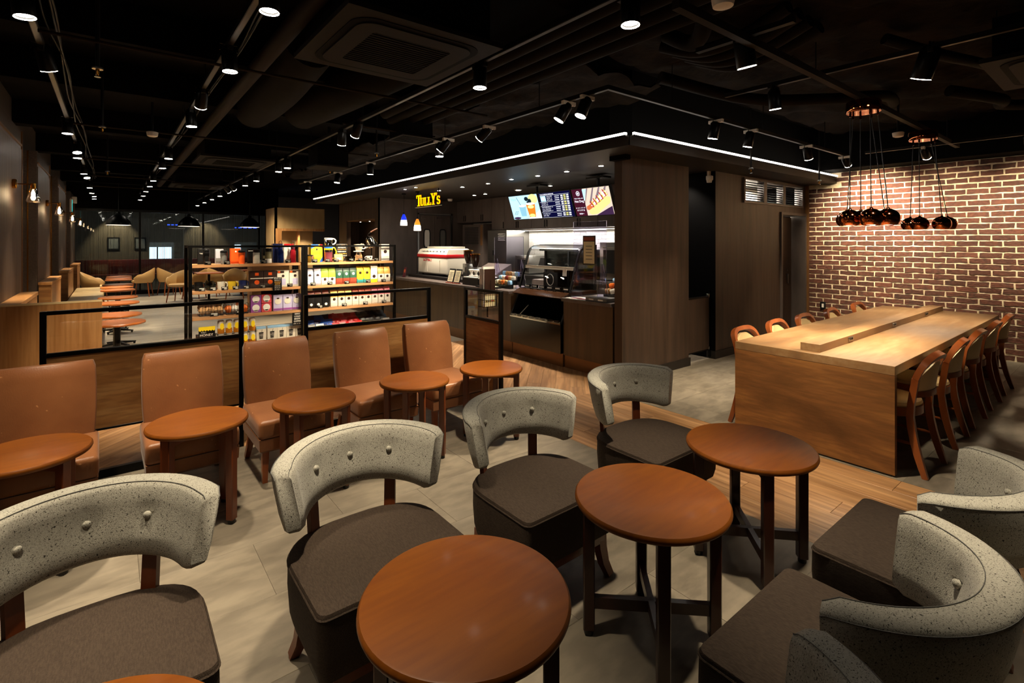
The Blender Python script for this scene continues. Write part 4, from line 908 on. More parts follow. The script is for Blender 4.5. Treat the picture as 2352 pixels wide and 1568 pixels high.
for (nm, m1, m2, xa, xb, lab) in (('blue', 'blue', 'navy', 1.78, 2.02, 'glossy blue coffee packet in the bottom bin'), ('red', 'red', 'pinkred', 2.07, 2.36, 'glossy red coffee packet in the bottom bin'), ('black', 'black', 'black', 2.42, 2.70, 'glossy black coffee packet in the bottom bin')):
    for row in range(3):
        for k in range(5):
            x = xa + (xb - xa) * k / 4 + rs.uniform(-.01, .01); y = 5.955 + row * .10; z = Z4 + .06 + (y - 5.91) / .34 * .14 + .022
            o = put('packet', pkm[m1 if (row + k) % 3 else m2], None, (x, y, z), (R(48 + rs.uniform(-8, 8)), rs.uniform(-.15, .15), rs.uniform(-.3, .3)))
            tag(o, lab, 'packet', nm + ' packets in the bin')
def card(x, w, h, m_, lab, txt=None):
    t = thing('tent_card', lab, 'card', (x, 5.915, Z4 + .062)); T = Matrix.Rotation(R(-25), 4, 'X')
    MB().box(-w/2, w/2, -.002, .002, 0, h, T).build('card', m_, t)
    MB().box(-w*.36, w*.36, -.003, -.002, h*.68, h*.76, T).build('printed_line', 'chalk' if m_ != 'white' else 'ink', t)
    if txt: text(txt, h*.5, 'printed_text', 'chalk', t, (0, -.003 + .35*h*.45, h*.32), (R(90 - 25), 0, 0))
card(1.79, .085, .085, 'cardgrey', 'grey card printed with a large 6 among blue packets', '6'); card(1.885, .085, .085, 'white', 'white card with a red cup picture among blue packets')
card(2.145, .08, .085, 'pinkred', 'orange red card among red packets'); card(2.70, .085, .08, 'cardgrey', 'grey card at the end of the black packets')
# ------------------------------------------------------------------ service counter
CZ = .85
def counter(label, y0, y1):
    t = thing('service_counter', label, 'counter', (4.62, (y0 + y1)/2, 0)); a = (y1 - y0)/2
    n = max(1, round((y1 - y0) / 1.1))
    for k in range(n): MB().box(-.32, .30, -a + 2*a*k/n + .001, -a + 2*a*(k+1)/n - .001, .155, .81).build('front_panel', 'counterfront', t)
    MB().box(-.295, .28, -a, a, 0, .155).build('kick_plate', 'bronze', t)
    MB().rbox(-.36, .34, -a, a, .81, CZ, .003, 1).build('counter_top', 'darkpanel', t); return t
counter('dark wood service counter section beside the dark end wall', 3.64, 4.41)
counter('long dark wood service counter section carrying the espresso machine', 5.44, 9.95)
# chilled case: lower open well and upper curved glass case
t = thing('chilled_display_case', 'black chilled display case with curved glass top and sloping open well', 'display case', (4.6, 4.92, 0)); a = .49
MB().box(-.33, .32, -a, a, .165, .525).build('lower_front', 'gloss_black', t); MB().box(-.29, .30, -a, a, 0, .165).build('kick_plate', 'bronze', t)
for sy in (-1, 1):
    y = sy * a
    MB().rings([[(-.33, y - .012, .525), (.32, y - .012, .525), (.32, y - .012, .86), (-.17, y - .012, .86)], [(-.33, y + .012, .525), (.32, y + .012, .525), (.32, y + .012, .86), (-.17, y + .012, .86)]]).build('side_cheek', 'black', t)
MB().box(.10, .32, -a, a, .525, .86).build('well_back', 'black_matte', t)
MB().box(-.335, -.325, -a, a, .525, .56).build('front_lip', 'glass', t); MB().box(-.34, -.325, -a, a, .515, .528).build('front_trim', 'chrome', t)
MB().box(-.31, -.24, -a + .02, a - .02, .525, .532).build('label_rail', 'paper', t)
for k in range(8): MB().box(-.305, -.27, -a + .07 + k*.12, -a + .14 + k*.12, .532, .552).build('price_tag', 'ink', t)
MB().tube([(-.25, .40, .53), (-.12, .36, .66)], .006, 6).build('prop_rod', 'white', t)
# deck and curved glass
MB().rings([[(-.30, -a, .835), (-.18, -a, .895), (.32, -a, .90), (.32, -a, .86), (-.17, -a, .86), (-.30, -a, .825)], [(-.30, a, .835), (-.18, a, .895), (.32, a, .90), (.32, a, .86), (-.17, a, .86), (-.30, a, .825)]]).build('sloping_deck', 'deck', t)
pf = [(-.18, .905), (-.10, 1.15), (-.02, 1.38), (.02, 1.44), (.09, 1.475), (.20, 1.485)]
def strip(p, th, y0, y1):
    q = [(x, z) for x, z in p]; n = len(q); off = []
    for i in range(n):
        dx = q[min(i+1, n-1)][0] - q[max(i-1, 0)][0]; dz = q[min(i+1, n-1)][1] - q[max(i-1, 0)][1]; l = math.hypot(dx, dz); off.append((q[i][0] + dz/l*th, q[i][1] - dx/l*th))
    return MB().rings([[(x, y0, z) for x, z in q + off[::-1]], [(x, y1, z) for x, z in q + off[::-1]]])
strip(pf[:4], .006, -a + .02, a - .02).build('curved_glass', 'glass', t); strip(pf[3:], .02, -a + .02, a - .02).build('hood', 'steel', t)
for sy in (-1, 1): strip(pf, .03, sy*a - .012, sy*a + .012).build('side_frame', 'black', t)
MB().box(.20, .32, -a, a, 1.40, 1.49).build('rear_hood', 'black', t)
for sy in (-1, 0, 1): MB().box(.29, .32, sy*(a - .02) - .015, sy*(a - .02) + .015, .90, 1.40).build('rear_post', 'black', t)
MB().box(-.06, .28, -a + .03, a - .03, 1.18, 1.188).build('glass_shelf', 'glass', t); MB().box(-.085, -.06, -a + .03, a - .03, 1.165, 1.205).build('shelf_edge', 'offwhite', t)
MB().box(.02, .06, -a + .04, a - .04, 1.432, 1.44).build('case_light', 'glow_white', t); light('AREA', (.04, 0, 1.425), 5, t, (1, .95, .85), .9, (0, 0, R(90)), sy=.04)
for k in range(6): MB().box(-.13, -.10, -a + .06 + k*.15, -a + .17 + k*.15, .905, .945).build('price_tag', 'ink', t); MB().box(-.1315, -.13, -a + .07 + k*.15, -a + .15 + k*.15, .92, .935).build('price_print', 'chalk', t)
MB().box(.18, .20, .10, .38, .90, 1.10).build('chalk_board', 'ink', t); MB().tube([(.175, .24 + .07*math.cos(q*.5236), 1.0 + .08*math.sin(q*.5236)) for q in range(12)], .004, 5, True).build('chalk_ring', 'chalk', t)
MB().box(-.10, -.095, -.36, -.29, 1.09, 1.18).build('hanging_note', 'white', t)
for sy in (-1, 1): MB().box(.30, .306, sy*.235 - .23, sy*.235 + .23, .90, 1.40).build('rear_door', 'smoke', t)
# riser tray and espresso machine
RZ = .90
t = thing('black_riser', 'long low black riser under the espresso machine', 'riser', (4.78, 7.95, CZ)); MB().box(-.24, .24, -1.2, 1.02, 0, .05).build('riser_box', 'black', t); MB().box(-.245, -.24, -1.2, 1.02, 0, .012).build('riser_lip', 'black_metal', t)
t = thing('espresso_machine', 'cream espresso machine with red band standing on the counter', 'espresso machine', (4.9, 8.27, RZ)); a = .54
MB().rbox(-.24, .24, -a, a, .03, .34, .03, 3).build('body', 'offwhite', t, ang=60)
MB().rbox(-.255, .255, -a - .012, a + .012, .335, .395, .015, 2).build('red_band', 'red', t)
MB().rings([[(-.25, -a, .395), (.25, -a, .395), (.25, a, .395), (-.25, a, .395)], [(-.20, -a + .01, .48), (.25, -a + .01, .48), (.25, a - .01, .48), (-.20, a - .01, .48)], [(-.16, -a + .04, .50), (.22, -a + .04, .50), (.22, a - .04, .50), (-.16, a - .04, .50)]]).build('top_hood', 'offwhite', t)
for k in range(14): MB().lathe([(.014, 0), (.014, .008)], 12, T=Matrix.Translation((-.222, -a + .12 + k*.062, .445)) @ Matrix.Rotation(R(-60), 4, 'Y')).build('dial', 'steel' if k % 2 else 'ink', t)
MB().rbox(-.1, .2, -a + .08, a - .12, .50, .535, .006).build('cup_rail', 'offwhite', t)
for k in (-.30, .16): MB().tube([(-.242, k, .07), (-.246, k, .29)], .008, 6).build('panel_ridge', 'offwhite', t)
lg = text('LaCIMBALI', .07, 'maker_badge', 'red', t, (-.2425, .16, .285), (R(90), 0, R(-90)), .002); 
for sx in (-1, 1):
    for sy in (-1, 1): MB().cyl(sx*.18, sy*.44, 0, .035, .02, 10).build('foot', 'black', t)
# grinders
for k, y in enumerate((7.52, 7.30)):
    t = thing('coffee_grinder', ('tall' if k == 0 else 'short') + ' coffee grinder with bean hopper beside the espresso machine', 'grinder', (4.98, y, RZ if y > 6.8 else CZ)); h = .0 if k == 0 else -.06
    MB().rbox(-.08, .08, -.07, .07, 0, .24 + h, .01).build('grinder_body', 'steel', t); MB().lathe([(.04, .24 + h), (.05, .27 + h), (.085, .38 + h), (.085, .46 + h)], 20).build('hopper', 'coffee', t); MB().lathe([(.09, .46 + h), (.09, .475 + h), (.03, .485 + h)], 20).build('hopper_lid', 'brass', t)
    MB().box(-.10, -.08, -.03, .03, .10, .17).build('dosing_fork', 'chrome', t)
# counter stands, syrup pumps, small card
for k, y in enumerate((7.14, 6.94)):
    t = thing('menu_stand', 'tilted cream menu card in a black stand on the counter, ' + ('beside the espresso machine' if k == 0 else 'beside the white dispensers'), 'menu stand', (4.36, y, CZ), R(-90)); T = Matrix.Rotation(R(-16), 4, 'X')
    MB().box(-.085, .085, -.006, .006, 0, .24, T).build('backing', 'black', t); MB().box(-.075, .075, -.008, -.006, .025, .215, T).build('menu_sheet', 'paper', t); MB().box(-.085, .085, -.03, .03, 0, .012).build('stand_base', 'rust', t)
    for q in range(7): MB().box(-.055 + (q % 2)*.01, .055 - (q % 3)*.012, -.0088, -.008, .05 + q*.021, .056 + q*.021, T).build('printed_line', 'ink', t)
t = thing('leaflet_holder', 'small clear holder with a brown leaflet near the shelf end', 'leaflet', (4.38, 8.85, CZ), R(-90)); T = Matrix.Rotation(R(-12), 4, 'X')
MB().box(-.05, .05, -.003, .003, 0, .19, T).build('leaflet_sheet', 'maroon', t); MB().box(-.055, .055, -.02, .02, 0, .006).build('holder_base', 'glass', t); MB().box(-.03, .03, -.004, -.003, .09, .15, T).build('printed_picture', 'meat', t)
t = thing('dispenser_tray', 'black tray with a white deck on the counter', 'tray', (4.55, 6.55, CZ)); MB().box(-.18, .2, -.22, .22, 0, .11).build('tray_body', 'black', t); MB().box(-.17, .19, -.21, .21, .11, .125).build('deck', 'white', t)
for k in range(3):
    t = thing('lid_dispenser', 'white waisted dispenser standing on the black tray', 'dispenser', (4.48, 6.68 - k*.13, CZ + .125), 0, 'white dispensers')
    MB().lathe([(.045, 0), (.046, .012), (.02, .035), (.016, .06), (.03, .085), (.045, .10), (.046, .112), (.03, .118), (.01, .12)], 18).build('dispenser_body', 'white', t)
# pastry / snack counter rack left of the case
def snack_rack(label, x, y, n):
    t = thing('snack_stand', label, 'rack', (x, y, CZ))
    for k in range(3): MB().box(-.10 + k*.07, -.03 + k*.07, -.19, .19, 0 + k*.05, .05 + k*.06).build('step', 'black', t); 
    rs = random.Random(int(y*100))
    for k in range(3):
        for i in range(5):
            m_ = rs.choice(['bread', 'white', 'snackorange', 'redseat', 'offwhite', 'skyblue', 'kraft'])
            b = MB(); b.rbox(-.025, .025, -.034, .034, -.03, .035, .014, 2, Matrix.Rotation(rs.uniform(-.3, .3), 4, 'X'))
            o = b.build('wrapped_snack', m_, None, (x - .065 + k*.07, y - .15 + i*.075, CZ + .06*k + .083 + (0 if k == 0 else -.0)))
            o.location.z = CZ + .05*k + .05 + .01*k + .033
            nm = {'bread': 'tan', 'white': 'white', 'snackorange': 'orange', 'redseat': 'dark red', 'offwhite': 'cream', 'skyblue': 'pale blue', 'kraft': 'brown'}[m_]
            tag(o, nm + ' wrapped snack on the black stepped stand ' + ('beside the glass case' if y > 5 else 'next to the dark end wall'), 'snack', nm + ' snacks ' + ('by the case' if y > 5 else 'by the end wall'))
snack_rack('black stepped stand of wrapped snacks left of the glass case', 4.56, 5.86, 15)
snack_rack('black stepped stand of wrapped snacks beside the dark end wall', 4.72, 3.86, 15)
t = thing('order_tray', 'flat tray with yellow leaflets at the counter edge', 'tray', (4.36, 6.05, CZ)); MB().box(-.08, .08, -.22, .22, 0, .02).build('tray_body', 'black', t); MB().box(-.06, .06, -.16, .02, .02, .026).build('leaflet', 'paper', t); MB().box(-.05, .06, .0, .17, .026, .03).build('leaflet', 'mustard', t)
t = thing('order_tray', 'white menu sheet lying on the counter beside the glass case', 'menu', (4.38, 4.2, CZ)); MB().box(-.10, .10, -.17, .17, 0, .004).build('menu_sheet', 'white', t); MB().box(-.07, .0, -.13, .10, .004, .005).build('printed_block', 'pink', t)
t = thing('cash_tray', 'grey cash tray with two slots beside the dark end wall', 'cash tray', (4.37, 3.87, CZ)); MB().rbox(-.09, .09, -.16, .16, 0, .045, .006).build('tray_body', 'grey', t)
for k in (-.07, .07): MB().box(-.094, -.09, k - .035, k + .035, .014, .03).build('slot', 'white', t)
# clear sneeze guards
def guard(label, x, y0, y1, h, poster):
    t = thing('sneeze_guard', label, 'guard', (x, (y0 + y1)/2, CZ)); a = (y1 - y0)/2
    MB().rbox(-.003, .003, -a, a, .18, h, .002, 1).build('clear_sheet', 'acrylic', t)
    for sy in (-1, 1):
        y = sy * (a - .06); MB().rings([[(-.11, y - .002, 0), (.11, y - .002, 0), (.01, y - .002, .42), (-.01, y - .002, .42)], [(-.11, y + .002, 0), (.11, y + .002, 0), (.01, y + .002, .42), (-.01, y + .002, .42)]]).build('triangle_foot', 'acrylic', t)
    if poster:
        MB().box(-.007, -.0035, -.10, .10, .40, .75).build('poster_board', 'black', t); MB().box(-.009, -.007, -.085, .085, .42, .68).build('poster_sheet', 'paper', t); MB().box(-.009, -.007, -.085, .085, .69, .735).build('poster_header', 'rust', t)
        for q in range(5): MB().box(-.010, -.009, -.05, .05, .47 + q*.038, .476 + q*.038).build('printed_line', 'ink', t)
guard('clear sneeze guard with a notice, beside the dark end wall', 4.43, 3.84, 4.37, .92, True); guard('clear sneeze guard left of the glass case', 4.62, 5.55, 6.25, .75, False)
# register and back counter
t = thing('cash_register', 'dark cash register with a raised screen behind the glass case', 'register', (5.15, 5.62, .62)); MB().box(-.2, .2, -.2, .2, -.62, .18).build('register_shelf', 'black', t); MB().box(-.16, .16, -.17, .17, .18, .34).build('register_body', 'darkpanel', t); MB().cyl(0, .05, .34, .56, .015, 8).build('screen_stem', 'black', t)
T = Matrix.Translation((-.02, .05, .58)) @ Matrix.Rotation(R(20), 4, 'Y'); MB().box(-.012, .012, -.11, .11, -.06, .08, T).build('screen_panel', 'black', t); MB().box(-.05, .2, -.36, -.18, .18, .5).build('printer', 'choc', t)
t = thing('back_counter', 'stainless back counter along the tiled wall', 'counter', (6.42, 6.10, 0)); MB().box(-.30, .30, -1.75, 1.75, .1, .86).build('cabinet_run', 'steel', t); MB().rbox(-.32, .31, -1.75, 1.75, .86, .90, .004, 1).build('worktop', 'steel', t); MB().box(-.25, .3, -1.75, 1.75, 0, .1).build('plinth', 'black', t)
def oven(label, y, w, h, m_='darkpanel'):
    t = thing('kitchen_appliance', label, 'appliance', (6.42, y, .90)); MB().rbox(-.22, .22, -w/2, w/2, .02, h, .008).build('housing', m_, t); MB().box(-.228, -.22, -w*.38, w*.3, h*.2, h*.8).build('door_glass', 'black', t)
    MB().tube([(-.24, -w*.36, h*.86), (-.24, w*.28, h*.86)], .006, 6).build('handle', 'chrome', t); MB().box(-.2, .2, -w*.45, w*.45, 0, .02).build('foot_strip', 'black', t); return t
oven('dark oven on the back counter seen through the glass case', 6.25, .55, .42); oven('steel ice machine with a white front grid on the back counter', 7.5, .42, .36, 'steel'); oven('tall steel brewer on the back counter by the end wall', 5.32, .40, .62, 'steel'); oven('black coffee brewer on the back counter next to the steel brewer', 5.72, .3, .5, 'black')
t = thing('steel_cabinet', 'tall brushed steel cabinet beside the white tiles', 'cabinet', (6.45, 8.24, 0)); MB().box(-.30, .29, -.32, .32, .05, 1.76).build('cabinet_body', 'steel', t); MB().box(-.306, -.30, -.30, .30, .2, 1.2).build('cabinet_door', 'steel', t); MB().box(-.31, -.30, .08, .14, 1.25, 1.35).build('wall_socket', 'black', t); MB().box(-.28, .28, -.3, .3, 0, .05).build('plinth', 'black', t)
for q in range(4): MB().box(-.307, -.30, -.28, -.05, 1.55 + q*.04, 1.57 + q*.04).build('vent_slot', 'grey', t)
t = thing('dark_refrigerator', 'dark refrigerator with a grille and a thin blue stripe', 'refrigerator', (6.45, 9.12, 0)); MB().box(-.30, .29, -.40, .40, .05, 1.90).build('fridge_body', 'darkpanel', t); MB().box(-.31, -.30, -.38, .38, .1, 1.3).build('fridge_door', 'darkpanel', t); MB().box(-.314, -.31, -.3, .2, 1.20, 1.225).build('blue_stripe', 'blue', t)
MB().box(-.25, .25, -.38, .38, 0, .05).build('plinth', 'black', t); MB().box(-.306, -.30, -.37, -.30, 1.45, 1.88).build('brass_edge', 'bronze', t)
for q in range(11): MB().box(-.31, -.30, -.22, .30, 1.48 + q*.034, 1.495 + q*.034).build('grille_bar', 'black', t)
# bins under counter / lidded hopper
t = thing('lidded_ice_bin', 'grey lidded ice bin behind the counter', 'bin', (5.4, 7.55, 0)); MB().box(-.28, .28, -.36, .36, 0, .82).build('bin_body', 'grey', t); MB().rings([[(-.3, -.38, .82), (.3, -.38, .82), (.3, .38, .82), (-.3, .38, .82)], [(-.28, -.36, .86), (.3, -.36, 1.12), (.3, .36, 1.12), (-.28, .36, .86)]]).build('sloped_lid', 'darkpanel', t); MB().tube([(-.02, -.1, 1.0), (-.02, .1, 1.0)], .012, 8).build('handle', 'black', t)
# upper cabinets
def ucab(label, y0, y1, z0, nd):
    t = thing('wall_cabinet', label, 'cabinet', (6.52, (y0 + y1)/2, z0)); a = (y1 - y0)/2; h = 2.45 - z0
    MB().box(-.22, .22, -a, a, 0, h).build('cabinet_body', 'darkpanel', t)
    for k in range(nd):
        ya, yb2 = -a + 2*a*k/nd + .003, -a + 2*a*(k+1)/nd - .003
        d = MB().box(-.24, -.22, ya, yb2, .004, h - .004).build('cabinet_door', 'darkpanel', t)
        yh = (yb2 - .03) if (k == 0 and nd > 1) else (ya + .03)
        MB().box(-.252, -.24, yh - .006, yh + .006, .03, .16).build('door_handle', 'black_metal', d)
labs = ('above the white tiles nearest the end wall', 'above the white tiles behind the hot dog screen', 'above the white tiles behind the price list screen', 'above the white tiles behind the iced drink screen', 'above the tall steel cabinet')
for k, (y0, y1) in enumerate(((4.80, 5.637), (5.637, 6.49), (6.49, 7.32), (7.32, 8.16), (8.16, 8.60))): ucab('dark wood wall cabinet ' + labs[k], y0, y1, 1.772, 2 if k < 4 else 1)
ucab('short dark wall cabinet above the refrigerator', 8.605, 9.3, 1.955, 2); ucab('short dark wall cabinet in the corner by the swing doors', 9.3, 9.97, 1.955, 2)
t = thing('cabinet_strip_light', 'white strip light under the cabinets washing the tiles', 'strip light', (6.60, 6.5, 1.75)); MB().box(-.02, .02, -1.65, 1.65, 0, .02).build('strip_housing', 'white', t); MB().box(-.015, .015, -1.6, 1.6, -.003, 0).build('strip_diffuser', 'glow_white', t); light('AREA', (0, 0, -.006), 20, t, (1, .95, .86), .06, (0, R(12), R(0)), sy=3.1)
# ------------------------------------------------------------------ menu screens
def scr(label, y0, y1, k):
    w, h = y0 - y1, .385; t = thing('menu_screen', label, 'screen', (5.2, (y0 + y1)/2, 1.893)); t.rotation_euler = (R(19), 0, R(-90))
    MB().rbox(-w/2 - .014, w/2 + .014, 0, .05, -.014, h + .014, .004, 1).build('bezel', 'black', t)
    MB().box(-.06, .06, .05, .10, h*.3, h*.75).build('rear_mount', 'black', t)
    L = [0]
    def pg(mat, pts):
        L[0] += 1; e = -.0006 * L[0]; n = len(pts)
        ar = sum(pts[i][0]*pts[(i+1)%n][1] - pts[(i+1)%n][0]*pts[i][1] for i in range(n))
        if ar < 0: pts = pts[::-1]
        MB().add([((x - .5)*w, e, z*h) for x, z in pts], [tuple(range(n))]).build('screen_picture', mat, t)
    def el(mat, cx, cz, rx, rz, n=20, a0=0): pg(mat, [(cx + rx*math.cos(2*math.pi*i/n + a0), cz + rz*math.sin(2*math.pi*i/n + a0)) for i in range(n)])
    def tx(s_, size, mat, x, z, al='LEFT'): L[0] += 1; text(s_, size, 'screen_text', mat, t, ((x - .5)*w, -.0006*L[0] - .0003, z*h), (R(90), 0, 0), .0001, al)
    R_ = lambda a, b, c, d: [(a, c), (b, c), (b, d), (a, d)]
    if k == 0:
        pg('screen_sky', R_(0, 1, 0, 1)); pg('screen_white', [(.55, 0), (1, 0), (1, .35), (.8, .18)]); tx('Enjoy', .055, 'screen_milk', .07, .86)
        pg('screen_milk', [(.32, .12), (.50, .12), (.54, .56), (.30, .56)]); el('screen_white', .42, .56, .12, .05); pg('screen_dark', [(.27, .95), (.285, .95), (.39, .58), (.375, .58)])
        el('screen_lemon', .84, .82, .16, .2); el('screen_dark', .62, .84, .07, .09); el('screen_dark', .72, .74, .06, .1); el('screen_dark', .66, .70, .05, .05)
        pg('screen_tea', [(.60, .07), (.82, .07), (.88, .62), (.57, .62)]); el('screen_lemon', .72, .50, .11, .07); el('screen_white', .725, .63, .155, .05); el('screen_yellow', .71, .14, .10, .07)
        for q in range(9): el('screen_dark', .10 + .035*(q % 3) + .01*q, .22 + .06*(q // 3), .012, .018, 8)
        el('screen_plum', .17, .06, .13, .05)
    elif k == 1:
        pg('screen_navy', R_(0, 1, 0, 1)); tx("TULLY'S ESPRESSO BEVERAGES", .022, 'screen_white', .05, .94); pg('screen_white', R_(.04, .97, .895, .902)); pg('screen_sky', R_(.05, .22, .66, .88)); el('screen_white', .135, .77, .05, .07)
        rows = ['カフェラテ', 'カプチーノ', 'カフェモカ', 'アメリカーノ', 'エスプレッソ', 'キャラメルマキアート', 'ハニーミルクラテ', 'ロイヤルミルクティー', 'アイスコーヒー', 'スワークル']
        zz = [.84, .77, .70, .60, .53, .43, .36, .29, .17, .10]
        for q, (s_, z) in enumerate(zip(rows, zz)):
            tx(s_, .024, 'screen_white', .26 if q < 3 else .06, z); pg('screen_white', R_(.52, .66, z - .012, z + .008))
            for c_ in range(3): pg('screen_yellow' if c_ == 1 else 'screen_white', R_(.71 + c_*.09, .775 + c_*.09, z - .02, z + .022))
        for z in (.655, .485, .235, .03): pg('screen_white', R_(.04, .97, z, z + .005))
    else:
        pg('screen_tan', R_(.3, 1, 0, 1)); pg('screen_maroon', R_(0, .305, 0, 1)); el('screen_white', .16, .84, .05, .09); el('screen_maroon', .16, .84, .04, .072); el('screen_white', .16, .84, .022, .04)
        tx("Tully's Coffee with", .022, 'screen_white', .155, .66, 'CENTER'); tx('Hot Dog', .048, 'screen_white', .155, .55, 'CENTER'); tx('ボールパークドッグ', .02, 'screen_white', .155, .30, 'CENTER'); tx('オリジナル', .03, 'screen_white', .155, .21, 'CENTER'); tx('¥330〜', .03, 'screen_white', .155, .08, 'CENTER')
        for q in range(4): pg('screen_wood', [(.42 + q*.16, 1), (.46 + q*.16, 1), (.32 + q*.16, .45), (.31 + q*.12, .45)])
        pg('screen_sky', [(.305, .98), (.42, .98), (.33, .60), (.305, .55)]); pg('screen_plum', [(.55, 0), (1, 0), (1, .30), (.9, .24)])
        pg('screen_bun', [(.37, .10), (.44, .03), (.60, .06), (.97, .42), (1, .62), (.90, .66), (.55, .32), (.40, .22)])
        pg('screen_sausage', [(.33, .24), (.38, .20), (.46, .26), (.95, .72), (.93, .82), (.86, .80), (.42, .40), (.34, .34)])
        pg('screen_white', [(.46, .36), (.52, .34), (.94, .74), (.90, .86), (.82, .82)])
        for q in range(5):
            x = .50 + q*.095; z = .37 + q*.095
            el('screen_green', x + .02, z + .03, .03, .045, 10); pg('screen_red', [(x - .05, z + .16), (x - .03, z + .17), (x + .045, z - .06), (x + .02, z - .08)]); pg('screen_mustard', [(x - .01, z + .15), (x + .01, z + .15), (x + .075, z - .05), (x + .055, z - .07)])
scr('slanted menu screen showing two iced drinks on pale blue', 6.485, 5.797, 0); scr('slanted menu screen showing a navy price list', 5.759, 5.092, 1); scr('slanted menu screen showing a large hot dog', 5.051, 4.367, 2)
for k, y in enumerate((6.0, 4.72)):
    t = thing('screen_bracket', 'black ceiling bracket holding the menu screens, ' + ('above the price list' if k == 0 else 'above the hot dog'), 'bracket', (5.27, y, 2.10)); MB().cyl(0, 0, 0, .35, .022, 10).build('pole', 'black', t); MB().box(-.08, .08, -.16, .16, .30, .325).build('cross_plate', 'black', t); MB().box(-.14, .02, -.3, .3, 0, .05).build('rail', 'black', t)
# ------------------------------------------------------------------ lettered sign
sg = thing('lettered_sign', "yellow illuminated TULLY'S letters on a black hanging bar", 'sign', (4.40, 7.93, 2.155)); sg.rotation_euler = (0, 0, R(-90))
MB().box(-.48, .46, -.03, .03, 0, .016).build('bar', 'black_metal', sg); MB().box(-.46, .44, -.02, .02, -.006, 0).build('bar_light', 'paper', sg)
for x in (-.38, .36): MB().cyl(x, 0, .016, .295, .009, 8).build('hanger', 'black_metal', sg)
def letter(ch, ox, s):
    q = []
    bx = lambda a, b, c, d: q.append([(a, c), (b, c), (b, d), (a, d)])
    if ch == 'T': bx(0, .74, .90, 1); bx(0, .06, .72, .90); bx(.68, .74, .72, .90); bx(.29, .45, .06, .92); bx(.16, .58, 0, .06)
    if ch == 'U':
        bx(0, .30, .66, .72); bx(.40, .62, .66, .72); bx(.08, .22, .18, .68); bx(.48, .55, .18, .68)
        n = 8; q += [[(.315 - .235*math.cos(math.pi*i/n), .19 - .19*math.sin(math.pi*i/n)), (.315 - .235*math.cos(math.pi*(i+1)/n), .19 - .19*math.sin(math.pi*(i+1)/n)), (.33 - .13*math.cos(math.pi*(i+1)/n), .19 - .12*math.sin(math.pi*(i+1)/n)), (.33 - .13*math.cos(math.pi*i/n), .19 - .12*math.sin(math.pi*i/n))] for i in range(n)]
    if ch == 'L': bx(0, .30, .66, .72); bx(.08, .22, .04, .68); bx(0, .52, 0, .06); q.append([(.46, .06), (.52, .06), (.52, .22), (.48, .22)])
    if ch == 'Y': bx(-.02, .30, .94, 1); bx(.48, .78, .94, 1); q.append([(.08, .95), (.24, .95), (.44, .48), (.32, .42)]); q.append([(.55, .95), (.63, .95), (.44, .40), (.36, .46)]); bx(.31, .45, .05, .48); bx(.20, .57, 0, .06)
    if ch == "'": q.append([(.06, 1), (.18, 1), (.10, .76), (.05, .76)])
    if ch == 's':
        n = 22; pts = []
        for i in range(n + 1):
            u = i / n
            if u < .5: a = R(40) + R(230) * (u * 2); pts.append((.24 + .17*math.cos(a), .53 + .155*math.sin(a), .035 + .035*math.sin(math.pi*u)))
            else: a = R(90) - R(230) * ((u - .5) * 2); pts.append((.24 + .185*math.cos(a), .20 + .165*math.sin(a), .035 + .035*math.sin(math.pi*u)))
        for i in range(n):
            (x, z, r0), (x2, z2, r1) = pts[i], pts[i+1]; d = math.hypot(x2-x, z2-z) or 1; nx, nz = -(z2-z)/d, (x2-x)/d
            q.append([(x+nx*r0, z+nz*r0), (x-nx*r0, z-nz*r0), (x2-nx*r1, z2-nz*r1), (x2+nx*r1, z2+nz*r1)])
        bx(.36, .41, .52, .70); bx(.06, .11, .02, .2)
    b = MB(); b2 = MB()
    for p in q:
        ar = sum(p[i][0]*p[(i+1)%len(p)][1] - p[(i+1)%len(p)][0]*p[i][1] for i in range(len(p)))
        if ar < 0: p = p[::-1]
        T = Matrix(((1,0,0,ox),(0,0,-1,0),(0,1,0,.02),(0,0,0,1)))
        b2.prism([(x*s*1.14, z*s) for x, z in p], -.006, .006, T); b.prism([(x*s*1.14, z*s) for x, z in p], .0065, .009, T)
    o = b2.build('letter', 'sign_orange', sg); b.build('letter_face', 'sign_yellow', o)
S_ = .2; ox = -.43
for ch, adv in (('T', .60), ('U', .66), ('L', .56), ('L', .50), ('Y', .72), ("'", .18), ('s', .5)): letter(ch, ox, S_); ox += adv * S_ * 1.14
# glass pendants over the counter
for (y, z0, m_, lab) in ((8.886, 1.84, 'glass_blue', 'blue and white glass pendant lamp over the counter'), (8.338, 1.73, 'glass_amber', 'amber and white glass pendant lamp over the counter')):
    t = thing('glass_pendant', lab, 'pendant lamp', (4.40, y, z0)); MB().tube([(0, 0, .2), (0, 0, 2.445 - z0)], .004, 6).build('cord', 'black', t); MB().cyl(0, 0, 2.43 - z0, 2.45 - z0, .04, 16).build('canopy', 'black_metal', t)
    MB().lathe([(.056, .10), (.045, .15), (.026, .195), (.018, .215)], 20).build('upper_glass', m_, t); MB().lathe([(.064, 0), (.066, .01), (.063, .05), (.056, .10)], 20).build('lower_glass', 'pend_glow', t); MB().cyl(0, 0, .21, .25, .016, 10).build('socket', 'black', t)
    light('POINT', (0, 0, -.03), 4, t, (1, .85, .65), .05)
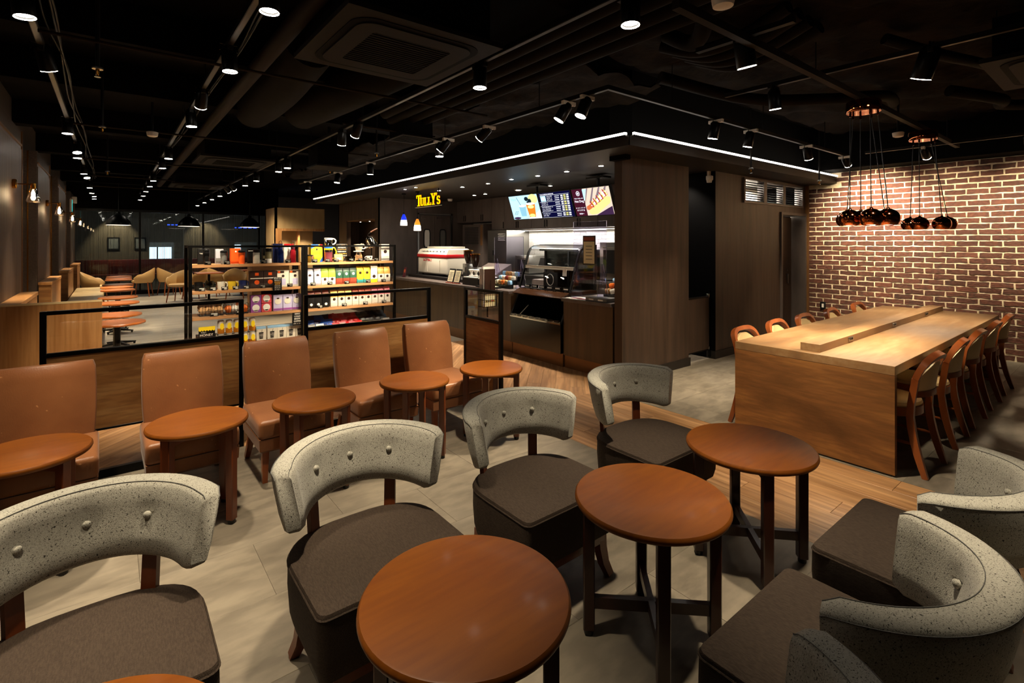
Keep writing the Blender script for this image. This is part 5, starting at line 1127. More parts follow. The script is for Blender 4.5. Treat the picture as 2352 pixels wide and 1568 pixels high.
# return station sign board
t = thing('return_sign', 'wooden board lettered RETURN HERE in the tray return niche', 'sign', (4.88, 10.62, .95)); MB().box(-.012, .012, -.30, .30, 0, .80).build('board', 'oak', t); text('RETURN HERE', .075, 'lettering', 'chalk', t, (-.014, .0, .68), (R(90), 0, R(-90))); text('食器返却', .05, 'lettering', 'chalk', t, (-.014, 0, .58), (R(90), 0, R(-90)))
for k in range(3):
    t = thing('niche_downlight', 'tiny downlight in the tray return niche ceiling', 'downlight', (4.62, 10.5 + k*.55, 2.0), 0, 'niche downlights'); MB().lathe([(.02, -.008), (.024, 0)], 14).build('ring', 'brass', t); MB().lathe([(.014, -.0095), (.014, -.008)], 12).build('lens', 'lens', t); light('SPOT', (0, 0, -.02), 45, t, spot=R(90))
# gate between the end wall and the restroom wall
t = thing('low_gate', 'low dark wood swing gate between the end wall and restroom wall', 'gate', (5.87, 3.575, 0)); MB().box(-.27, .25, -.012, .012, .13, .80).build('gate_panel', 'darkwood', t); MB().box(-.275, .255, -.016, .016, .80, .82).build('top_rail', 'black_metal', t); MB().box(-.275, .255, -.016, .016, .115, .13).build('bottom_rail', 'black_metal', t); MB().box(.265, .285, -.015, .015, .02, .9).build('hinge_post', 'black_metal', t)
for z in (.80, .12): MB().rbox(.235, .285, -.022, .022, z, z + .05, .004).build('hinge', 'chrome', t)
t = thing('security_sensor', 'small white security sensor above the low gate', 'sensor', (6.12, 3.56, 2.36)); MB().rbox(-.035, .035, -.04, .03, -.03, .03, .01).build('sensor_housing', 'white_plastic', t); MB().lathe([(.03, -.06), (.036, -.03)], 16).build('sensor_lens', 'white_plastic', t); MB().box(-.02, .02, -.01, .02, .03, .09).build('sensor_arm', 'white_plastic', t)
# ------------------------------------------------------------------ lighting tracks and spotlights
def track(label, x0, y0, x1, y1, z, top=3.3):
    t = thing('lighting_track', label, 'lighting track', ((x0+x1)/2, (y0+y1)/2, z)); hx, hy = abs(x1-x0)/2 + .017, abs(y1-y0)/2 + .017
    MB().box(-hx, hx, -hy, hy, 0, .032).build('track_rail', 'track', t); MB().box(-hx + .004, hx - .004, -hy + .004, hy - .004, -.002, 0).build('track_slot', 'slot', t)
    n = max(2, int(max(hx, hy) * 2 / 1.6))
    for k in range(n):
        q = -1 + 2 * (k + .5) / n; MB().tube([(q*hx if hx > hy else 0, q*hy if hy > hx else 0, .03), (q*hx if hx > hy else 0, q*hy if hy > hx else 0, top - z)], .004, 5).build('hanger_rod', 'track', t)
track('long black lighting track above the wall banquette tables', -.36, -.8, -.36, 17.6, 2.80); track('long black lighting track beside the brown ceiling pipe', .6, -1, .6, 17.2, 2.80)
track('long black lighting track running past the air conditioners', 1.96, -1, 1.96, 17.4, 2.735); track('black lighting track along the counter soffit', 2.97, 2.56, 2.97, 10.6, 2.69); track('black lighting track along the restroom soffit', 2.99, 2.56, 7.95, 2.56, 2.69, 3.06)
track('black lighting track above the communal table', 4.24, -.6, 4.24, 2.3, 2.80, 3.06); track('black lighting track washing the brick wall', 7.8, -1.0, 7.8, 2.3, 2.69, 3.06)
_b = MB(); _b.lathe([(.030, .0), (.046, -.02), (.047, -.155), (.044, -.16), (.040, -.158), (.040, -.150)], 20, cap1=False); HEAD = _b.mesh('lamp_head', 'black_metal')
_b = MB(); _b.lathe([(.036, -.1515), (.036, -.150)], 20); _b.lathe([(.0445, -.163), (.0405, -.1635), (.040, -.1545)], 20, cap0=False, cap1=False); LENS = _b.mesh('lens', 'lens')
_b = MB(); _b.box(-.016, .016, -.07, .07, -.03, 0); ADP = _b.mesh('track_adapter', 'track'); ADPW = _b.mesh('track_adapter', 'white_plastic')
_b = MB(); _b.tube([(-.052, 0, -.06), (-.052, 0, .025), (.052, 0, .025), (.052, 0, -.06)], .004, 6); _b.cyl(0, 0, .02, .05, .008, 8); YOKE = _b.mesh('yoke', 'black_metal')
def spot(x, y, zl, zt, label, group, tx=0, ty=0, pw=1.0, ang=50, blend=.9, ax=None, k=1.0, col=WARM):
    """lens centre about zl, hanging from a track at zt"""
    t = thing('track_spotlight', label, 'spotlight', (x, y, zl + .155 * k), 0, group); dz = zt - (zl + .155*k)
    put('track_adapter', ADPW if zt == 2.69 else ADP, t, (0, 0, dz), (0, 0, 0 if ax is None else R(90))); put('yoke', YOKE, t, (0, 0, 0)).scale = (k, k, max(.5, (dz - .028) / .05))
    h = put('lamp_head', HEAD, t, (0, 0, 0), (tx, ty, 0)); h.scale = (k, k, k); put('lens', LENS, h)
    if pw: light('SPOT', (0, 0, -.17), SPOT_W * pw, h, col, .045, None, R(ang), blend)
    return t
for y in (1.3, 2.4): spot(-.36, y, 2.66, 2.80, 'black spotlight on the banquette track, behind the lounge', 'banquette track spotlights by the lounge')
GA = 'black spotlight on the track above the wall banquette'
for i, y in enumerate((3.50, 4.50, 7.0, 8.5, 8.97, 11.0, 11.75, 13.8, 15.3, 16.4, 17.3)): spot(-.36, y, 2.66, 2.80, GA, 'spotlights on the banquette track', tx=(.40 if i == 1 else -.25 if i in (3, 6) else 0), ty=(-.22 if i == 1 else .0 if i % 3 else -.12), pw=1.3 if i == 1 else 1.35 if i < 7 else .9)
for y in (1.65,): spot(.6, y, 2.65, 2.80, 'black spotlight on the pipe-side track, over the lounge floor', 'pipe-side spotlights over the lounge', pw=1.0)
for i, y in enumerate((2.65, 3.74, 4.95, 5.76, 8.19, 9.32, 11.36, 12.6, 13.9, 15.3, 16.8)): spot(.6, y, 2.65, 2.80, 'black spotlight on the track beside the brown pipe', 'spotlights on the pipe-side track', ty=-.05 * (i % 2), tx=(.72 if i == 2 else 0), pw=1.25 if i == 2 else 1.0 if i < 7 else .9)
for y in (-.5, .55): spot(1.96, y, 2.58, 2.735, 'unseen black spotlight on the middle track, filling in light on the lounge chairs', 'middle track spotlights over the lounge', pw=.75)  # out of view; the rear one is added to light the outer chair backs
for i, y in enumerate((1.55, 2.82, 4.96, 5.42, 7.61, 8.09, 9.57, 10.5, 12.0, 12.64, 13.3, 14.5, 15.8, 17.2)): spot(1.96, y, 2.58, 2.735, 'black spotlight on the track running past the air conditioners', 'spotlights on the middle track', tx=(.72 if i == 2 else .45 if i == 3 else .6 if i in (8, 9) else 0), ty=(-.1 if i == 3 else -.75 if i in (8, 9) else 0), pw=1.2 if i in (2, 3) else .9)
for i, (y, tx, ty) in enumerate(((2.775, .15, .35), (2.985, .35, .42), (4.106, .78, .42), (4.89, .5, .5), (5.09, 0, 0), (7.07, .1, 0), (8.43, 0, .1), (10.09, 0, 0))): spot(2.97, y, 2.52, 2.69, 'black spotlight on the track along the counter soffit', 'spotlights along the counter soffit', tx=tx, ty=ty, pw=1.2 if i < 4 else .95, ax=1)
for i, x in enumerate((4.52, 5.2, 6.57, 7.81)): spot(x, 2.56, 2.52, 2.69, 'black spotlight on the track along the restroom soffit', 'spotlights along the restroom soffit', tx=.22 if i < 2 else 0, ty=(0, 0, -.5, -.95)[i], pw=(.8, .8, 1.2, 2.2)[i], ang=(58, 58, 70, 84)[i])
spot(3.0, 1.53, 2.60, 2.76, 'large black spotlight over the plank walkway', 'large spotlights', k=1.25, ty=-.3, pw=1.25, ax=1); MB().box(-.02, .02, -.3, .3, 0, .03).build('track_stub', 'track', None, (3.0, 1.53, 2.76)); tag(bpy.data.objects['track_stub'], 'short black track stub over the plank walkway', 'lighting track')
spot(4.24, .88, 2.62, 2.80, 'large black spotlight tilted towards the communal table', 'communal table spotlights', k=1.3, tx=.35, ty=-.25, pw=1.0, ax=1)
spot(4.24, 1.9, 2.62, 2.80, 'black spotlight over the end of the communal table', 'communal table spotlights', k=1.0, tx=.0, ty=-.2, pw=.8, ax=1)
for i, y in enumerate((1.7, .8, -.1)): spot(7.8, y, 2.52, 2.69, 'black spotlight aimed at the brick wall', 'brick wall spotlights', ty=-.9, pw=(.7, .9, 1.3)[i], ang=84, ax=1)
# ------------------------------------------------------------------ air conditioners
def cassette(label, cx, cy, hg=.6):
    t = thing('ceiling_air_conditioner', label, 'air conditioner', (cx, cy, 2.70)); h = .477
    MB().box(-h, h, -h, h, .0, .03).build('panel', 'ac_panel', t); MB().box(-.42, .42, -.42, .42, .03, .3).build('housing', 'ac_dark', t)
    def rr(s, r, z, n=6):
        p = []
        for (sx, sy, a0) in ((1, 1, 0), (-1, 1, 90), (-1, -1, 180), (1, -1, 270)):
            for k in range(n + 1): a = R(a0 + 90*k/n); p.append((sx*(s - r) + r*math.cos(a), sy*(s - r) + r*math.sin(a), z))
        return p
    def ringm(s0, s1, r0, r1, z0, z1, nm, m_): MB().rings([rr(s0, r0, z0), rr(s0, r0, z1), rr(s1, r1, z1), rr(s1, r1, z0), rr(s0, r0, z0)], False, False).build(nm, m_, t)
    ringm(.40, .355, .12, .10, -.004, .001, 'air_slot', 'ac_dark'); ringm(.36, .25, .10, .02, -.012, .0, 'inner_panel', 'ac_panel')
    g = MB().box(-.25, .25, -.25, .25, -.006, 0).build('intake', 'ac_dark', t)
    for k in range(16): MB().box(-.248, .248, -.245 + k*.031, -.237 + k*.031, -.011, -.006).build('grille_bar', 'ac_panel', g)
    for sx in (-1, 1):
        for sy in (-1, 1): MB().tube([(sx*.40, sy*.40, .03), (sx*.40, sy*.40, hg)], .005, 5).build('hanger_rod', 'track', t)
cassette('large dark ceiling air conditioner above the brown chairs', 1.387, 2.91); cassette('dark ceiling air conditioner above the far side of the goods shelf', 1.42, 8.45); cassette('dark ceiling air conditioner above the farther tables', 1.43, 12.65); cassette('dark ceiling air conditioner above the communal table chairs', 4.96, .215, .35)
t = thing('ceiling_vent', 'flat square air vent beside the counter track', 'vent', (2.70, 5.27, 2.70)); MB().box(-.21, .21, -.21, .21, 0, .012).build('vent_frame', 'ac_panel', t)
for k in range(7): MB().box(-.18, .18, -.165 + k*.05, -.145 + k*.05, -.004, 0).build('vent_slat', 'ac_dark', t)
MB().box(-.18, .18, -.18, .18, .012, .45).build('vent_box', 'ac_dark', t)
t = thing('projector_box', 'black suspended box with a square vent above the shelf', 'box', (2.3, 6.9, 2.52)); MB().box(-.2, .2, -.2, .2, .02, .32).build('box_body', 'black_matte', t); MB().box(-.22, .22, -.22, .22, 0, .02).build('vent_frame', 'ac_panel', t); MB().tube([(0, 0, .32), (0, 0, .78)], .01, 6).build('hanger_rod', 'track', t)
# ------------------------------------------------------------------ ducts, pipes, conduits
def pipe(name, label, cat, pts, r, m_, n=14, sm=True):
    if sm and len(pts) > 2:
        P_ = [Vector(p) for p in pts]; q = []
        for i in range(len(P_) - 1):
            a, b, c, d = P_[max(i-1, 0)], P_[i], P_[i+1], P_[min(i+2, len(P_)-1)]
            for k in range(6):
                u = k/6; q.append(.5*((2*b) + (c-a)*u + (2*a-5*b+4*c-d)*u*u + (3*b-a-3*c+d)*u**3))
        q.append(P_[-1]); pts = q
    o = Vector(pts[0]); b = MB(); b.tube([Vector(p) - o for p in pts], r, n); return tag(b.build(name, m_, None, tuple(o), ang=60), label, cat)
pipe('ceiling_pipe', 'long straight brown ceiling pipe beside the pipe-side track', 'pipe', [(.88, -1, 2.87), (.88, 14.5, 2.87)], .055, 'pipe', 18)
def fat(label, pts):
    o = pipe('flexible_duct', label, 'duct', pts, .2, 'duct', 20); rs = random.Random(3)
    for v in o.data.vertices: v.co *= 1 + rs.uniform(-.003, .003)
    return o
fat('fat wrinkled flexible duct behind the large air conditioner', [(1.2, 4.0, 3.06), (1.2, 4.3, 3.02), (1.22, 4.9, 2.98), (1.26, 5.6, 3.0), (1.3, 6.5, 3.06)]); fat('second fat wrinkled duct bending near the shelf', [(1.95, 3.8, 3.06), (1.78, 4.4, 2.98), (1.72, 5.2, 2.98), (1.76, 6.2, 3.06)])
for k in range(4): pipe('insulated_pipe', 'insulated pipe in the bundle above the counter walkway', 'pipe', [(2.30 + k*.16, .6, 2.95 - .01*k), (2.30 + k*.16, 2.5, 2.92), (2.30 + k*.16, 5.1 + .2*k, 2.90)], .052, 'duct', 12)['group'] = 'bundled insulated pipes'
for k in range(4): pipe('flexible_hose', 'short curved hose beside the walkway spotlight', 'pipe', [(3.35 + k*.17, 2.35, 3.05), (3.45 + k*.17, 2.1, 2.96), (3.5 + k*.17, 1.8, 2.98), (3.45 + k*.17, 1.45, 3.06)], .048, 'duct', 10)['group'] = 'short curved hoses'
pipe('flexible_hose', 'long sagging hose above the pendant clusters', 'pipe', [(3.9, 2.75, 3.02), (4.7, 2.35, 2.88), (5.4, 1.9, 2.9), (6.1, 1.65, 3.0), (6.6, 1.7, 3.03)], .055, 'duct', 12); pipe('flexible_hose', 'long wavy hose near the tilted spotlight', 'pipe', [(6.4, 1.2, 3.0), (6.9, .9, 2.94), (7.4, .95, 2.98), (8.0, .6, 3.02)], .055, 'duct', 12); pipe('flexible_hose', 'thin hose running to the air conditioner over the table', 'pipe', [(4.45, 1.2, 3.02), (4.8, .98, 2.93), (5.5, .82, 2.96), (6.1, .78, 3.03)], .04, 'duct', 12)
pipe('flexible_hose', 'elbowed dark hose beside the smoke detector', 'pipe', [(2.75, 1.7, 3.15), (2.95, 1.75, 2.95), (3.15, 1.95, 2.9), (3.2, 2.2, 3.05)], .055, 'duct', 12)
for (y, x0, x1) in ((1.46, 2.2, 8.2),):
    o = MB().box(-(x1-x0)/2, (x1-x0)/2, -.022, .022, 0, .045).build('pendant_rail', 'pipe', None, ((x0+x1)/2, y, 2.69)); tag(o, 'brown square rail carrying the copper pendant clusters', 'rail')
for i, (y, x0, x1) in enumerate(((4.05, -.34, 2.9), (7.0, -.34, 2.9), (9.85, -.34, 2.0), (12.3, -.34, 2.0), (14.6, -.34, 2.0), (5.25, 1.9, 3.0))):
    tag(MB().tube([(x0, y, 2.77), (x1, y, 2.77)], .011, 8).build('conduit', 'pipe'), 'thin brown conduit crossing between the lighting tracks', 'conduit', 'cross conduits')
rs = random.Random(5)
for k in range(6):
    X_ = (-.36, .6)[k % 2] + rs.uniform(.05, .1); pts = [(X_ + rs.uniform(-.03, .03), .5 + j*1.2 + rs.uniform(-.2, .2), 2.86 + rs.uniform(-.02, .03)) for j in range(12)]
    pipe('cable', 'thin loose black cable lying over a lighting track', 'cable', pts, .006, 'track', 6)['group'] = 'loose ceiling cables'
for k in range(3): pipe('cable', 'thin cable bundle strung along the pendant rail', 'cable', [(3.6 + j*.8, 1.50 + .015*k + rs.uniform(-.02, .04), 2.74 + rs.uniform(0, .05)) for j in range(6)], .006, 'pipe', 6)['group'] = 'pendant rail cables'
# sprinklers, detectors, speakers
for (x, y, lab) in ((6.1, 3.0, 'hanging sprinkler head before the restroom soffit'), (8.1, 2.98, 'hanging sprinkler head by the brick wall'), (-.07, 4.17, 'hanging sprinkler head over the side tables'), (-.07, 6.27, 'hanging sprinkler head over the oak booth end'), (-.05, 10.2, 'hanging sprinkler head over the banquette tables'), (2.6, 6.0, 'hanging sprinkler head beside the square vent'), (2.66, 7.9, 'hanging sprinkler head above the shelf end')):
    z = 2.36 if y < 3.5 else 2.58; t = thing('sprinkler', lab, 'sprinkler', (x, y, z)); MB().cyl(0, 0, .05, 3.3 - z, .012, 8).build('drop_pipe', 'track', t); MB().lathe([(.03, .05), (.03, .06), (.016, .07)], 14).build('escutcheon', 'steel', t); MB().lathe([(.008, .01), (.011, .03), (.011, .05)], 10).build('sprinkler_head', 'brass', t); MB().lathe([(.018, 0), (.018, .004), (.006, .012)], 12).build('deflector', 'chrome', t)
for (x, y, z, lab) in ((.351, 6.796, 2.70, 'white round smoke detector between the two tracks'), (2.359, 1.299, 2.70, 'white round smoke detector over the lounge'), (6.796, 1.708, 2.70, 'white round smoke detector beside the second pendant cluster')):
    t = thing('smoke_detector', lab, 'smoke detector', (x, y, z)); MB().lathe([(.03, -.02), (.048, -.012), (.052, .005), (.055, .03), (.045, .035)], 24).build('detector_cap', 'white_plastic', t); MB().cyl(0, 0, .035, 3.3 - z, .012, 8).build('drop_pipe', 'track', t)
t = thing('smoke_detector', 'white smoke detector on the soffit beside the lettered sign', 'smoke detector', (5.74, 9.38, 2.45)); MB().lathe([(.03, -.05), (.05, -.04), (.055, -.01), (.06, 0)], 20).build('detector_cap', 'white_plastic', t)
for i, (x, y, k) in enumerate(((4.66, 4.72, 1), (4.65, 5.28, 1), (4.61, 5.82, 1), (4.66, 6.48, 1), (4.64, 4.11, 1), (5.65, 6.1, 1), (5.68, 6.97, 1.6), (5.64, 7.93, 1), (5.63, 8.29, 1), (4.62, 7.16, 1), (4.61, 7.91, 1), (4.04, 7.71, .8), (4.03, 8.09, .8))):
    t = thing('recessed_downlight', 'recessed downlight in the soffit over the counter', 'downlight', (x, y, 2.45), 0, 'soffit downlights'); MB().lathe([(.036*k, -.006), (.045*k, -.004), (.047*k, 0)], 20).build('trim_ring', 'white_plastic' if k > 1 else 'black', t); MB().lathe([(.03*k, -.0075), (.03*k, -.006)], 16).build('lens', 'lens', t); light('SPOT', (0, 0, -.02), 95 if k == 1 else 70, t, (1, .86, .7), .03, None, R(86), .6)
# ------------------------------------------------------------------ copper pendant clusters
def cluster(label, cx, cy, globes, zg, n):
    t = thing('pendant_cluster', label, 'pendant lamp', (cx, cy, 2.58)); fr = (.6217, .7833); rt = (.7833, -.6217)
    MB().lathe([(.118, 0), (.122, .01), (.122, .07), (.115, .09), (.02, .092)], 36).build('canopy', 'copper', t); MB().lathe([(.105, -.002), (.105, 0)], 30).build('canopy_plate', 'copper', t)
    for k, (a, f) in enumerate(globes):
        x = a*rt[0] + f*fr[0]; y = a*rt[1] + f*fr[1]; ang = math.atan2(y, x); ax, ay = .095*math.cos(ang + .1), .095*math.sin(ang + .1); z = zg - 2.58
        MB().cyl(ax, ay, -.035, 0, .008, 10).build('cord_grip', 'copper', t)
        MB().tube([(ax, ay, -.03), (x, y, z + .08)], .0035, 6).build('cord', 'black', t)
        r = .082; pr = [(r*math.sin(R(q)), r*.93*math.cos(R(q))) for q in (134, 125, 115, 104, 92, 80, 68, 56, 44, 32, 20, 9)]
        g = MB().lathe(pr + [(.012, r*.93*.995), (.012, .085)], 30, (x, y, z), cap0=False).build('globe_shade', 'copper', t, ang=70)
        MB().lathe([(r*.71, -r*.615), (r*.71, -r*.61)], 24, (x, y, z)).build('globe_opening', 'pend_glow', g)
        light('SPOT', (x, y, z - .066), 20, t, (1, .84, .62), .04, None, R(120), .6)
cluster('cluster of copper globe pendants nearer the end panel of the communal table', 4.79, 1.435, ((-.03, -.13), (.118, -.11), (.215, .06), (-.09, .03), (.075, .14), (-.02, .17)), 1.715, 6)
cluster('cluster of copper globe pendants nearer the brick wall', 6.593, 1.446, ((-.06, -.03), (.10, -.11), (.255, .0), (-.03, .13)), 1.71, 4)

t = thing('passage_fill_light', 'added recessed fill light in the passage behind the low gate', 'downlight', (5.95, 3.92, 2.45)); MB().lathe([(.036, -.006), (.045, -.004), (.047, 0)], 20).build('trim_ring', 'black', t); MB().lathe([(.03, -.0075), (.03, -.006)], 16).build('lens', 'lens', t); light('SPOT', (0, 0, -.02), 45, t, (1, .9, .8), .03, None, R(110), .6)  # added lamp that lifts the dark passage, in place of kitchen spill
t = thing('wall_outlet', 'small black power outlet on the brick wall behind the chairs', 'outlet', (8.985, 3.25, .50)); MB().rbox(-.012, .006, -.04, .04, -.06, .06, .004).build('cover_plate', 'black', t); MB().box(-.014, -.012, -.015, .015, -.03, .03).build('socket_face', 'white_plastic', t)
# ------------------------------------------------------------------ banquette along the left wall
t = thing('booth_end_panel', 'pale oak end panel closing the wall banquette beside the black screen', 'panel', (-.43, 5.94, 0)); MB().rbox(-.365, .362, -.022, .022, .0, .985, .001, 1).build('panel_board', 'oak', t); MB().box(-.366, .363, -.024, .024, .985, 1.0).build('panel_cap', 'cream', t)
for k, (y0, y1, lab) in enumerate(((5.965, 7.75, 'oak capped banquette back behind the pale oak end panel'), (9.47, 11.1, 'oak capped banquette back below the second wall lamp'), (12.9, 14.6, 'oak capped banquette back below the third wall lamp'), (16.2, 17.7, 'oak capped banquette back beside the far tub chair'))):
    t = thing('banquette_back', lab, 'bench back', (-.72, (y0+y1)/2, 0)); a = (y1-y0)/2
    MB().box(-.065, .06, -a, a, 0, .93).build('back_board', 'panelwood' if k else 'oak', t); MB().box(.06, .066, -a + .02, a, .45, .92).build('back_veneer', 'oak', t); MB().rbox(-.07, .075, -a - .01, a, .93, .97, .002, 1).build('cap', 'oak', t)
ys = [6.0 + k*1.18 for k in range(10)]
for k in range(8):
    t = thing('bench_seat', 'cream cushioned bench seat in the banquette along the dark wall', 'bench', (-.385, (ys[k]+ys[k+1])/2, 0), 0, 'banquette seats'); a = 1.18/2 - .008
    MB().rbox(-.26, .26, -a, a, .36, .455, .03, 3).build('seat_cushion', 'cream', t, ang=60); MB().box(-.25, .22, -a, a, .06, .37).build('seat_box', 'oak', t); MB().box(-.25, .18, -a, a, 0, .06).build('plinth', 'black', t)
# pedestal tables
pt = thing('pedestal_table', 'small orange-brown round pedestal table along the banquette', 'table', (0, 0, 0), 0, 'banquette tables')
MB().lathe([(.222, .695), (.233, .70), (.235, .712), (.23, .72)], 44).build('table_top', 'tabletop2', pt); MB().cyl(0, 0, .03, .695, .028, 14).build('pedestal', 'black_metal', pt); MB().lathe([(.08, .685), (.08, .695)], 16).build('top_plate', 'black_metal', pt)
for a in range(4):
    T = Matrix.Rotation(R(45 + 90*a), 4, 'Z'); f = MB().rings([[(.02, -.018, .03), (.02, .018, .03), (.02, .018, .075), (.02, -.018, .075)], [(.24, -.014, .025), (.24, .014, .025), (.24, .014, .04), (.24, -.014, .04)]], T=T).build('foot', 'black_metal', pt); MB().cyl(.225, 0, 0, .028, .014, 10, T=T).build('glide', 'black', f)
for k, (x, y) in enumerate(((.045, 6.46), (.04, 7.16), (.065, 8.55), (.075, 9.38), (.085, 10.81), (.075, 11.48), (.09, 12.16), (.12, 13.69), (.13, 14.33), (.14, 14.95))):
    c = pt if k == 0 else copy_tree(pt); c.location = (x, y, 0); c.rotation_euler = (0, 0, random.uniform(-.3, .3))
    c['label'] = 'orange-brown round pedestal table beside the oak end panel of the banquette' if k == 0 else 'small orange-brown round pedestal table in the row along the banquette'
# wall lamps
for k, (y, lab) in enumerate(((7.167, 'brass wall lamp with clear glass shade above the oak end panel'), (10.49, 'second brass wall lamp along the banquette from the oak end panel'), (13.85, 'third brass wall lamp along the banquette from the oak end panel'), (17.2, 'last brass wall lamp on the dark wall, beside the far window'))):
    t = thing('wall_lamp', lab, 'wall lamp', (-.79, y, 2.12)); MB().lathe([(.045, 0), (.048, .005), (.048, .03), (.04, .036)], 20, T=Matrix.Rotation(R(90), 4, 'Y')).build('backplate', 'brass', t)
    MB().tube([(.03, 0, 0), (.12, 0, 0), (.15, 0, -.005)], .006, 8).build('arm', 'brass', t); MB().lathe([(.02, -.05), (.022, -.045), (.022, .01), (.01, .015)], 16, (.155, 0, 0)).build('socket', 'brass', t)
    MB().lathe([(.025, -.04), (.034, -.07), (.058, -.17), (.05, -.185), (.012, -.19)], 24, (.155, 0, 0), cap0=False).build('glass_shade', 'glass', t, ang=60)
    bb = MB(); bb.lathe([(.006, -.05), (.018, -.075), (.024, -.095), (.02, -.115), (.006, -.125)], 16, (.155, 0, 0)); bb.build('bulb', 'bulb', t, ang=70); light('POINT', (.155, 0, -.135), 9, t, (1, .72, .42), .03)
# green exit light on the wall
t = thing('exit_light', 'thin green exit light high on the dark wall', 'sign', (-.77, 16.2, 2.25)); MB().box(-.02, .02, -.08, .08, 0, .3).build('light_case', 'white_plastic', t); MB().box(.02, .024, -.07, .07, .01, .29).build('light_face', 'glow_green', t)
t = thing('wall_speaker', 'small white wall box above the exit light', 'box', (-.74, 16.9, 2.5)); MB().rbox(-.05, .05, -.08, .08, 0, .16, .01).build('box_body', 'white_plastic', t); MB().box(.05, .053, -.06, .06, .02, .14).build('box_grille', 'grey', t)
# tub chairs
def make_tub():
    t = thing('tub_chair', 'x', 'chair'); rs_ = []
    for i in range(25):
        q = -R(118) + R(236)*i/24; e = abs(i/12 - 1); ht = .80 - .17*min(1, (e*1.5)**1.4) if e < .8 else .63 - .10*(e - .8)/.2; rr_ = .275 + (.01 if e > .6 else 0)
        ro = rr_ + .03*(ht - .45); c, s_ = math.cos(q), math.sin(q)
        rs_.append([(-s_*(rr_ - .06), -c*(rr_ - .06) + 0, .40), (-s_*(ro - .03), -c*(ro - .03), ht - .015), (-s_*ro, -c*ro, ht), (-s_*(ro + .012), -c*(ro + .012), ht - .02), (-s_*(rr_ + .012), -c*(rr_ + .012), .50), (-s_*(rr_ - .04), -c*(rr_ - .04), .385)])
    MB().rings(rs_).build('shell', 'tubcream', t, ang=60); MB().lathe([(.2, .385), (.24, .40), (.245, .44), (.22, .46), (.05, .468)], 28).build('seat_cushion', 'tubcream', t)
    for sx in (-1, 1):
        for sy in (-1, 1): MB().tube([(sx*.16, sy*.16, .40), (sx*.21, sy*.21, 0)], [.018, .012], 8).build('leg', 'chairwood', t)
    return t
tc = make_tub()
for k, (x, y, rz, lab) in enumerate(((-.31, 16.0, -100, 'tan tub chair beside the end of the wall banquette'), (.67, 17.45, 75, 'tan tub chair before the window, turned to the banquette tables'), (1.29, 17.45, -70, 'tan tub chair before the window, back to back with another'), (1.36, 15.35, 150, 'cream tub chair seen from behind at the corner of the goods shelf'), (1.75, 16.0, 60, 'tan tub chair near the corner of the goods shelf, turned sideways'), (2.35, 16.3, -60, 'tan tub chair at the middle of the window tables'), (2.6, 15.3, 170, 'cream tub chair with its back to the shelf, under the middle dome lamp'), (3.22, 15.4, 140, 'tan tub chair farthest along the window tables'), (3.3, 16.8, 30, 'tan tub chair beneath the last dome lamp'))):
    c = tc if k == 0 else copy_tree(tc); c.location = (x, y, 0); c.rotation_euler = (0, 0, R(rz)); c['label'] = lab; c['group'] = 'tub chairs by the far window'
for k, (x, y, lab) in enumerate(((2.0, 15.3, 'square brown table among the tub chairs behind the shelf'), (2.9, 16.1, 'square brown table under the last dome lamps'))):
    t = thing('cafe_table', lab, 'table', (x, y, 0)); MB().rbox(-.3, .3, -.3, .3, .69, .72, .006).build('table_top', 'tabletop2', t); MB().cyl(0, 0, .02, .69, .03, 12).build('pedestal', 'black_metal', t); MB().lathe([(.22, 0), (.22, .012), (.04, .03)], 24).build('base_plate', 'black_metal', t)
for k, (x, y, lab) in enumerate(((.14, 16.5, 'black dome pendant lamp above the banquette end'), (1.70, 16.7, 'black dome pendant lamp above the window chairs'), (3.22, 16.6, 'black dome pendant lamp beside the tan booth'))):
    t = thing('dome_pendant', lab, 'pendant lamp', (x, y, 1.955)); MB().lathe([(.275, 0), (.27, .03), (.235, .11), (.17, .20), (.10, .26), (.05, .28), (.045, .33), (.02, .35)], 36, cap0=False).build('dome_shade', 'black_metal', t, ang=60); MB().lathe([(.262, .003), (.262, .006)], 30).build('glowing_rim', 'dome_in', t); MB().tube([(0, 0, .34), (0, 0, 1.345)], .008, 6).build('cord', 'black', t)
    MB().tube([(-.09, 0, .24), (-.09, 0, .36), (.09, 0, .36), (.09, 0, .24)], .008, 6).build('yoke', 'black_metal', t); light('SPOT', (0, 0, -.02), 30, t, (1, .85, .65), .15, None, R(120), .5)
# tan booth at the back
b = MB(); b.box(3.2, 4.40, 13.5, 13.62, 1.86, 2.38); b.box(3.2, 3.24, 13.5, 14.6, 0, 2.38); b.box(3.2, 4.4, 14.5, 14.6, 0, 2.38); struct(b.build('wall_booth', 'tan')); wb2 = bpy.data.objects['wall_booth']
MB().box(3.2, 4.4, 13.49, 13.64, 1.80, 1.86).build('niche_head', 'oak', wb2); MB().box(3.2, 3.34, 13.49, 13.64, 0, 1.80).build('niche_post', 'oak', wb2); MB().cyl(3.95, 14.3, 0, 1.86, .05, 14).build('niche_column', 'oak', wb2); MB().box(3.24, 4.4, 13.62, 14.5, 1.86, 1.88).build('niche_ceiling', 'oak', wb2)
for k, x in enumerate((3.55, 4.1)):
    t = thing('booth_downlight', 'small downlight in the tan booth ceiling', 'downlight', (x, 14.1, 1.855), 0, 'booth downlights'); MB().lathe([(.03, -.006), (.035, 0)], 14).build('trim_ring', 'brass', t); MB().lathe([(.022, -.0075), (.022, -.006)], 12).build('lens', 'lens', t); light('SPOT', (0, .0, -.02), 70, t, spot=R(120), blend=.6)
